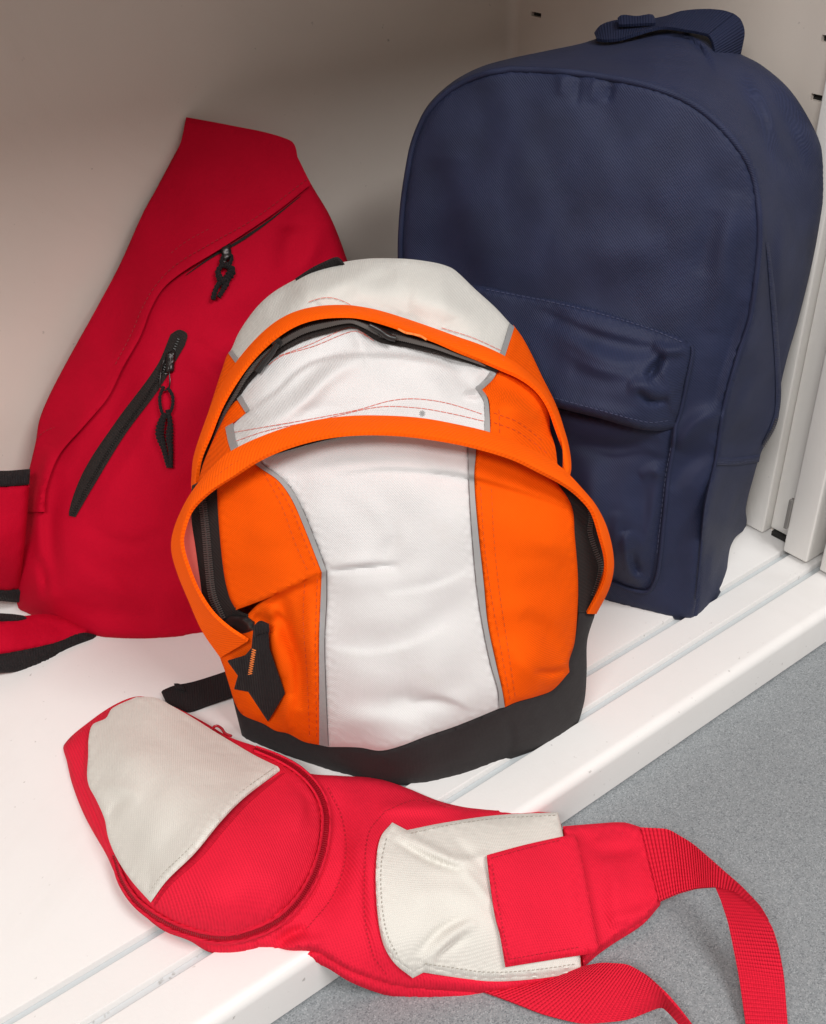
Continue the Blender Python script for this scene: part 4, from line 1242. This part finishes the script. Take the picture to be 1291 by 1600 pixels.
    B = np.vstack([g0.at([(x, y)], h) for x, y, h in ((259, 1096, .003), (270, 1103, .0025), (294, 1112, .002), (325, 1102, .003), (345, 1095, .004), (368, 1087, .006), (400, 1078, .010))])
    loft('shoulder_strap', [spline(A, .004), spline(B, .004)], M['webbing'], T, .002, n=50, sub=5)
    A = g0.at(spline([(272, 1069), (280, 1069), (287, 1073)], 3), .006)
    B = g0.at(spline([(276, 1076), (282, 1078), (290, 1080)], 3), .005)
    loft('strap_end', [A, B], M['webbing'], T, .002, n=16, sub=2)


def _slab(P, n, t):
    V = np.vstack([P, P - np.asarray(n) * t])
    k = len(P)
    Fc = [tuple(range(k)), tuple(range(2 * k - 1, k - 1, -1))] + [((i + 1) % k, i, i + k, (i + 1) % k + k) for i in range(k)]
    return V, Fc


orange_backpack()

# ------------------------------------------------------------------ red and beige waist bag
def waist_bag():
    fr = Flat(0)
    T = thing('waist_bag', 'bright red and beige waist bag lying over the shelf edge onto the grey floor', 'waist bag', (.28, .5, 0))
    # heights of the top skin above the shelf
    ctrl = [(100, 1164, .006), (143, 1125, .010), (187, 1097, .016), (221, 1088, .020), (113, 1225, .006), (130, 1268, .006), (165, 1329, .008), (191, 1385, .010), (217, 1420, .010), (260, 1450, .010), (330, 1478, .010),
            (269, 1103, .022), (334, 1142, .022), (403, 1168, .022), (473, 1203, .022), (512, 1268, .020), (515, 1330, .020), (495, 1390, .018), (434, 1455, .012),
            (200, 1180, .042), (260, 1220, .050), (330, 1240, .050), (240, 1310, .044), (330, 1330, .052), (400, 1300, .050), (350, 1410, .042), (430, 1370, .042), (460, 1270, .038), (300, 1160, .036),
            (540, 1230, .016), (560, 1330, .026), (540, 1430, .016), (490, 1480, .006), (560, 1515, -.008), (600, 1225, .014), (690, 1251, .010), (640, 1350, .022), (700, 1400, .012), (780, 1300, .010), (640, 1480, .000), (640, 1542, -.030), (760, 1550, -.036), (770, 1440, .000), (780, 1265, .006), (872, 1270, -.006), (860, 1390, -.006), (830, 1500, -.022), (908, 1518, -.032), (900, 1440, -.020),
            (960, 1380, -.016), (975, 1288, -.014), (1005, 1294, -.014), (1033, 1407, -.024), (940, 1480, -.030)]
    folds = [([(520, 1240), (535, 1300), (530, 1370), (500, 1430)], -.003, 12), ([(545, 1225), (570, 1290), (560, 1370)], .002, 14), ([(590, 1265), (640, 1262), (720, 1265)], .004, 10), ([(600, 1285), (580, 1340), (582, 1440), (600, 1510)], .003, 9),
             ([(622, 1300), (680, 1330), (720, 1346), (770, 1335)], .0035, 8), ([(615, 1312), (670, 1343), (722, 1360)], -.0035, 6), ([(720, 1352), (760, 1400), (790, 1440)], .002, 7), ([(700, 1300), (740, 1340), (770, 1370)], -.0018, 8), ([(665, 1507), (700, 1468), (726, 1448), (748, 1442)], .0036, 9), ([(650, 1492), (690, 1452), (730, 1432)], -.0026, 7), ([(676, 1500), (705, 1480), (735, 1460)], -.0018, 6), ([(640, 1400), (700, 1395), (760, 1410)], .002, 18),
             ([(905, 1300), (940, 1330), (1000, 1325)], -.003, 12), ([(930, 1310), (960, 1370), (960, 1450)], .003, 16), ([(990, 1300), (1015, 1360), (1020, 1410)], -.002, 8), ([(950, 1440), (990, 1430), (1025, 1420)], .003, 12),
             ([(430, 1478), (450, 1462), (480, 1450)], -.005, 8), ([(440, 1490), (470, 1475), (510, 1470)], .004, 10), ([(640, 1530), (720, 1535), (800, 1540)], .003, 10),
             ([(450, 1215), (480, 1250), (490, 1290)], -.003, 9), ([(465, 1220), (472, 1260), (465, 1300)], .002, 9), ([(180, 1140), (240, 1150), (300, 1190)], -.002, 22), ([(150, 1240), (180, 1230), (220, 1250)], .002, 12), ([(170, 1290), (180, 1260), (210, 1240)], -.002, 10), ([(680, 1262), (770, 1275), (860, 1274)], -.002, 8)]
    F = Field(fr, ctrl, folds, noise=.0005, seed=40)
    # belt pad
    bt = [(440, 1185), (478, 1207), (530, 1212), (587, 1216), (633, 1230), (685, 1251), (732, 1262), (784, 1265), (872, 1270)]
    bb = [(909, 1524), (866, 1533), (813, 1545), (761, 1553), (685, 1550), (633, 1545), (587, 1533), (545, 1516), (500, 1490), (460, 1487), (430, 1484), (395, 1480)]
    belt = join(spline(bt, 5), spline([(872, 1270), (882, 1310), (900, 1420), (910, 1500), (909, 1524)], 5), spline(bb, 5), spline([(395, 1480), (420, 1350), (440, 1185)], 6))
    patch('belt_pad', F, belt, M['redtwill'], T, off=-.001, thick=.012, edge=10, drop=.006, step=5)
    st = stitch_segs(F, [(600, 1270), (577, 1300), (570, 1360), (570, 1430), (582, 1490), (605, 1525)], 4, 3, .0) + stitch_segs(F, [(480, 1450), (520, 1400), (540, 1340), (535, 1280), (510, 1225)], 4, 3, .0)
    st += stitch_segs(F, [(600, 1268), (650, 1250), (700, 1262)], 4, 3, .0)
    dashes('stitching', st, M['thread_r'], T, .0004, .0003, fr.n)
    # beige pocket on the belt
    wp = join([(613, 1285)], [(636, 1297)], spline([(636, 1297), (691, 1286), (773, 1274), (872, 1269)], 5), spline([(872, 1269), (880, 1305), (897, 1420), (906, 1488), (908, 1512)], 5), spline([(908, 1512), (831, 1523), (761, 1526), (700, 1518), (662, 1512)], 5), [(645, 1521)], spline([(645, 1521), (616, 1497), (598, 1465), (589, 1413), (588, 1349), (595, 1308), (613, 1285)], 5))
    patch('beige_pocket', F, wp, M['beige'], T, off=.0045, thick=.005, edge=6, drop=.002, step=4)
    st = stitch_segs(F, [(642, 1302), (691, 1291), (773, 1279), (868, 1274)], 4, 3, .0052) + stitch_segs(F, [(604, 1310), (596, 1350), (597, 1412), (606, 1462), (622, 1494)], 4, 3, .0052) + stitch_segs(F, [(664, 1506), (700, 1511), (761, 1519), (831, 1516), (902, 1506)], 4, 3, .0052)
    dashes('stitching', st, M['thread_w'], T, .0004, .0003, fr.n)
    # belt end that carries the webbing
    be = join(spline([(880, 1291), (930, 1287), (975, 1285), (1006, 1294)], 5), spline([(1006, 1294), (1022, 1349), (1033, 1406)], 5), spline([(1033, 1406), (1006, 1436), (960, 1466), (936, 1483), (912, 1504)], 5), spline([(912, 1504), (900, 1420), (880, 1291)], 5))
    patch('belt_end', F, be, M['redtwill'], T, off=.0006, thick=.006, edge=7, drop=.003, step=4)
    # hook and loop tab folded over the pocket
    tb = join(spline([(761, 1336), (820, 1320), (883, 1306)], 5), spline([(883, 1306), (896, 1304), (902, 1310), (925, 1420), (936, 1479)], 5), spline([(936, 1479), (931, 1484), (870, 1494), (790, 1507)], 5), spline([(790, 1507), (782, 1460), (773, 1424), (765, 1370), (761, 1336)], 5))
    patch('closure_tab', F, tb, M['redtwill'], T, off=.0095, thick=.003, edge=3, drop=.001, step=4, extra=lambda p: .004 * np.exp(-((p[:, 0] - (896 + (p[:, 1] - 1306) * .19)) / 20) ** 2))
    st = stitch_segs(F, [(768, 1341), (825, 1325), (880, 1312)], 4, 3, .0105) + stitch_segs(F, [(769, 1350), (781, 1424), (796, 1500)], 4, 3, .0105) + stitch_segs(F, [(796, 1499), (870, 1486), (924, 1477)], 4, 3, .0105)
    dashes('stitching', st, M['thread_r'], T, .0004, .0003, fr.n)
    # pouch: lower rim, zip, then the top lid with its beige slip pocket
    rim = [(100, 1164), (143, 1125), (187, 1097), (221, 1088), (269, 1103), (317, 1127), (360, 1152), (403, 1167), (442, 1184), (473, 1203), (500, 1234), (517, 1273), (521, 1303), (517, 1342), (499, 1392), (473, 1430), (434, 1460), (390, 1477), (330, 1480), (295, 1461), (252, 1444), (213, 1410), (182, 1366), (165, 1330), (130, 1268), (113, 1225), (104, 1186)]
    patch('pouch_side', F, spline(rim, 5, True), M['redtwill'], T, off=.0, thick=.006, edge=8, drop=.005, step=5)
    lid = [(206, 1092), (240, 1092), (290, 1118), (334, 1144), (364, 1160), (403, 1178), (438, 1192), (468, 1212), (490, 1240), (500, 1275), (500, 1312), (488, 1356), (463, 1400), (430, 1433), (390, 1453), (345, 1460), (304, 1453), (262, 1436), (222, 1408), (198, 1374), (180, 1336), (163, 1300), (145, 1260), (132, 1220), (134, 1160), (150, 1128)]
    lid_o = patch('pouch_lid', F, spline(lid, 5, True), M['redtwill'], T, off=.003, thick=.005, edge=9, drop=.0035, step=4, puff=.0015, puffw=22)
    zl = [(178, 1338), (192, 1380), (217, 1414), (260, 1443), (304, 1460), (347, 1467), (390, 1460), (434, 1440), (469, 1406), (494, 1362), (508, 1312), (509, 1268), (496, 1234), (468, 1204), (434, 1184), (399, 1170)]
    patch('zip_tape', F, ribbon_poly(zl, [4, 9, 11, 12, 13, 13, 12, 11, 8, 4]), M['redtape'], T, off=.0012, thick=.002, step=4)
    dashes('zip_teeth', teeth_segs(F, zl, 5.5, 3.4, .0016), M['redzip'], T, .0008, .0011, fr.n)
    for dd, nm in ((-7, 'zip_piping'), (7, 'zip_piping')):
        c = spline(zl, 4)
        t = np.gradient(c, axis=0)
        t /= np.linalg.norm(t, axis=1, keepdims=True)
        c = c + np.stack([-t[:, 1], t[:, 0]], 1) * dd * np.sin(np.linspace(0.05, .95, len(c)) * math.pi)[:, None] ** .4
        tube(nm, fr.at(c, F(c) + .0020), .0011, M['redtwill'], T, 6)
    wl = join(spline([(213, 1089), (243, 1090), (269, 1103), (304, 1123), (334, 1142), (364, 1160), (400, 1181), (439, 1200)], 5), spline([(439, 1200), (382, 1243), (347, 1278), (304, 1330), (260, 1373), (235, 1407)], 5), spline([(235, 1407), (204, 1372), (182, 1338), (169, 1307), (163, 1277), (150, 1247), (137, 1220), (138, 1180), (139, 1151), (145, 1132), (166, 1122), (175, 1107), (213, 1089)], 5))
    patch('slip_pocket', F, wl, M['beige'], T, off=.0065, thick=.002, edge=4, drop=.001, step=4, extra=lambda p: .0075 * np.sin(np.clip((p[:, 0] - 235) / 204, 0, 1) * 3.1416) ** .6 * np.exp(-(seg_dist(p, spline([(430, 1206), (382, 1243), (347, 1278), (304, 1330), (260, 1373), (238, 1402)], 8))[0] / 34) ** 2))
    st = stitch_segs(F, [(428, 1200), (376, 1238), (340, 1272), (296, 1325), (252, 1368), (231, 1398)], 4, 3, .0125)
    dashes('stitching', st, M['thread_w'], T, .0004, .0003, fr.n)
    hem = [(439, 1200), (382, 1243), (347, 1278), (304, 1330), (260, 1373), (235, 1407)]
    patch('pocket_gap_shade', F, ribbon_poly([(x + 5, y + 7) for x, y in hem[0:]], [2, 9, 14, 13, 8, 2]), M['redtape'], T, off=.0055, thick=.001, edge=3, drop=.0006, step=4)  # darker red strip paints the shaded gap under the raised hem
    c = spline(hem, 4)
    lift = .0075 * np.sin(np.clip((c[:, 0] - 235) / 204, 0, 1) * 3.1416) ** .6
    tube('pocket_hem', fr.at(c, F(c) + .0060 + lift), .0011, M['beige'], T, 6)
    # zip pull poking out at the back edge
    c = spline([(330, 1140), (338, 1134), (346, 1138), (352, 1146), (362, 1150)], 2)
    tube('zip_pull', fr.at(c, .026), .0011, M['redzip'], T, 6)
    # webbing straps

    def w3(pts):
        return spline(np.vstack([fr.at([(x, y)], h) for x, y, h in pts]), .004)

    def band(wa, wb_, k=10):
        A = np.vstack([resample(np.vstack([fr.at([(x, y)], h) for x, y, h in wa])[i:i + 2], 14)[:-1] for i in range(len(wa) - 1)])
        B = np.vstack([resample(np.vstack([fr.at([(x, y)], h) for x, y, h in wb_])[i:i + 2], 14)[:-1] for i in range(len(wb_) - 1)])
        for _ in range(k):
            A[1:-1] = (A[:-2] + 2 * A[1:-1] + A[2:]) / 4
            B[1:-1] = (B[:-2] + 2 * B[1:-1] + B[2:]) / 4
        return strip('webbing_strap', A, B, M['redweb'], T, .0024)

    band([(1003, 1294, -.0125), (1046, 1296, -.006), (1080, 1316, .002), (1122, 1353, .012), (1157, 1383, .014), (1188, 1415, .010), (1203, 1440, .005)],
         [(1031, 1408, -.0225), (1058, 1396, -.016), (1087, 1388, -.008), (1120, 1386, .004), (1150, 1393, .010), (1180, 1418, .008), (1200, 1443, .004)])
    band([(1150, 1386, .010), (1180, 1410, .010), (1206, 1448, .004), (1217, 1482, -.006), (1226, 1529, -.020), (1232, 1620, -.036)],
         [(1118, 1384, .003), (1128, 1408, -.001), (1139, 1442, -.008), (1146, 1478, -.016), (1154, 1520, -.026), (1168, 1620, -.039)])
    wa = [(880, 1518, -.036), (909, 1512, -.030), (941, 1505, -.024), (982, 1507, -.018), (1011, 1523, -.016), (1040, 1552, -.018), (1062, 1577, -.022), (1100, 1625, -.034)]
    wb_ = [(757, 1550, -.0395), (800, 1566, -.0395), (850, 1586, -.0395), (910, 1601, -.039), (980, 1594, -.037), (1034, 1570, -.032), (1052, 1588, -.030), (1085, 1630, -.036)]
    A = np.vstack([resample(np.vstack([fr.at([(x, y)], h) for x, y, h in wa])[i:i + 2], 14)[:-1] for i in range(len(wa) - 1)])
    B = np.vstack([resample(np.vstack([fr.at([(x, y)], h) for x, y, h in wb_])[i:i + 2], 14)[:-1] for i in range(len(wb_) - 1)])
    for _ in range(12):
        A[1:-1] = (A[:-2] + 2 * A[1:-1] + A[2:]) / 4
        B[1:-1] = (B[:-2] + 2 * B[1:-1] + B[2:]) / 4
    strip('webbing_strap', A, B, M['redweb'], T, .002)


def strip(name, A, B, m, parent, thick):
    n = len(A)
    Q = np.array([A + (B - A) * t for t in np.linspace(0, 1, 9)])
    return loft_grid(name, Q, m, parent, thick)


def loft_grid(name, Q, m, parent, thick):
    k, n, _ = Q.shape
    N = np.cross(np.gradient(Q, axis=1), np.gradient(Q, axis=0))
    N /= np.linalg.norm(N, axis=2, keepdims=True) + 1e-12
    if np.mean(np.sum(N * (EYE - Q), axis=2)) < 0:
        N = -N
    c = Q[k // 2]
    lu = np.concatenate([[0], np.cumsum(np.linalg.norm(np.diff(c, axis=0), axis=1))])
    w = np.linalg.norm(Q[-1] - Q[0], axis=1).mean()
    uv = np.array([[(lu[j], w * i / (k - 1)) for j in range(n)] for i in range(k)]).reshape(-1, 2)
    A = (Q + N * thick / 2).reshape(-1, 3)
    B = (Q - N * thick / 2).reshape(-1, 3)
    Mv = k * n
    Fc = []
    for i in range(k - 1):
        for j in range(n - 1):
            q = (i * n + j, i * n + j + 1, (i + 1) * n + j + 1, (i + 1) * n + j)
            Fc.append(q)
            Fc.append(tuple(x + Mv for x in q[::-1]))
    bd = [i for i in range(n)] + [i * n + n - 1 for i in range(1, k)] + [(k - 1) * n + j for j in range(n - 2, -1, -1)] + [i * n for i in range(k - 2, 0, -1)]
    for a, b in zip(bd, bd[1:] + bd[:1]):
        Fc.append((b, a, a + Mv, b + Mv))
    return mesh(name, np.vstack([A, B]), Fc, m, parent, np.vstack([uv, uv]), smooth=60)


waist_bag()
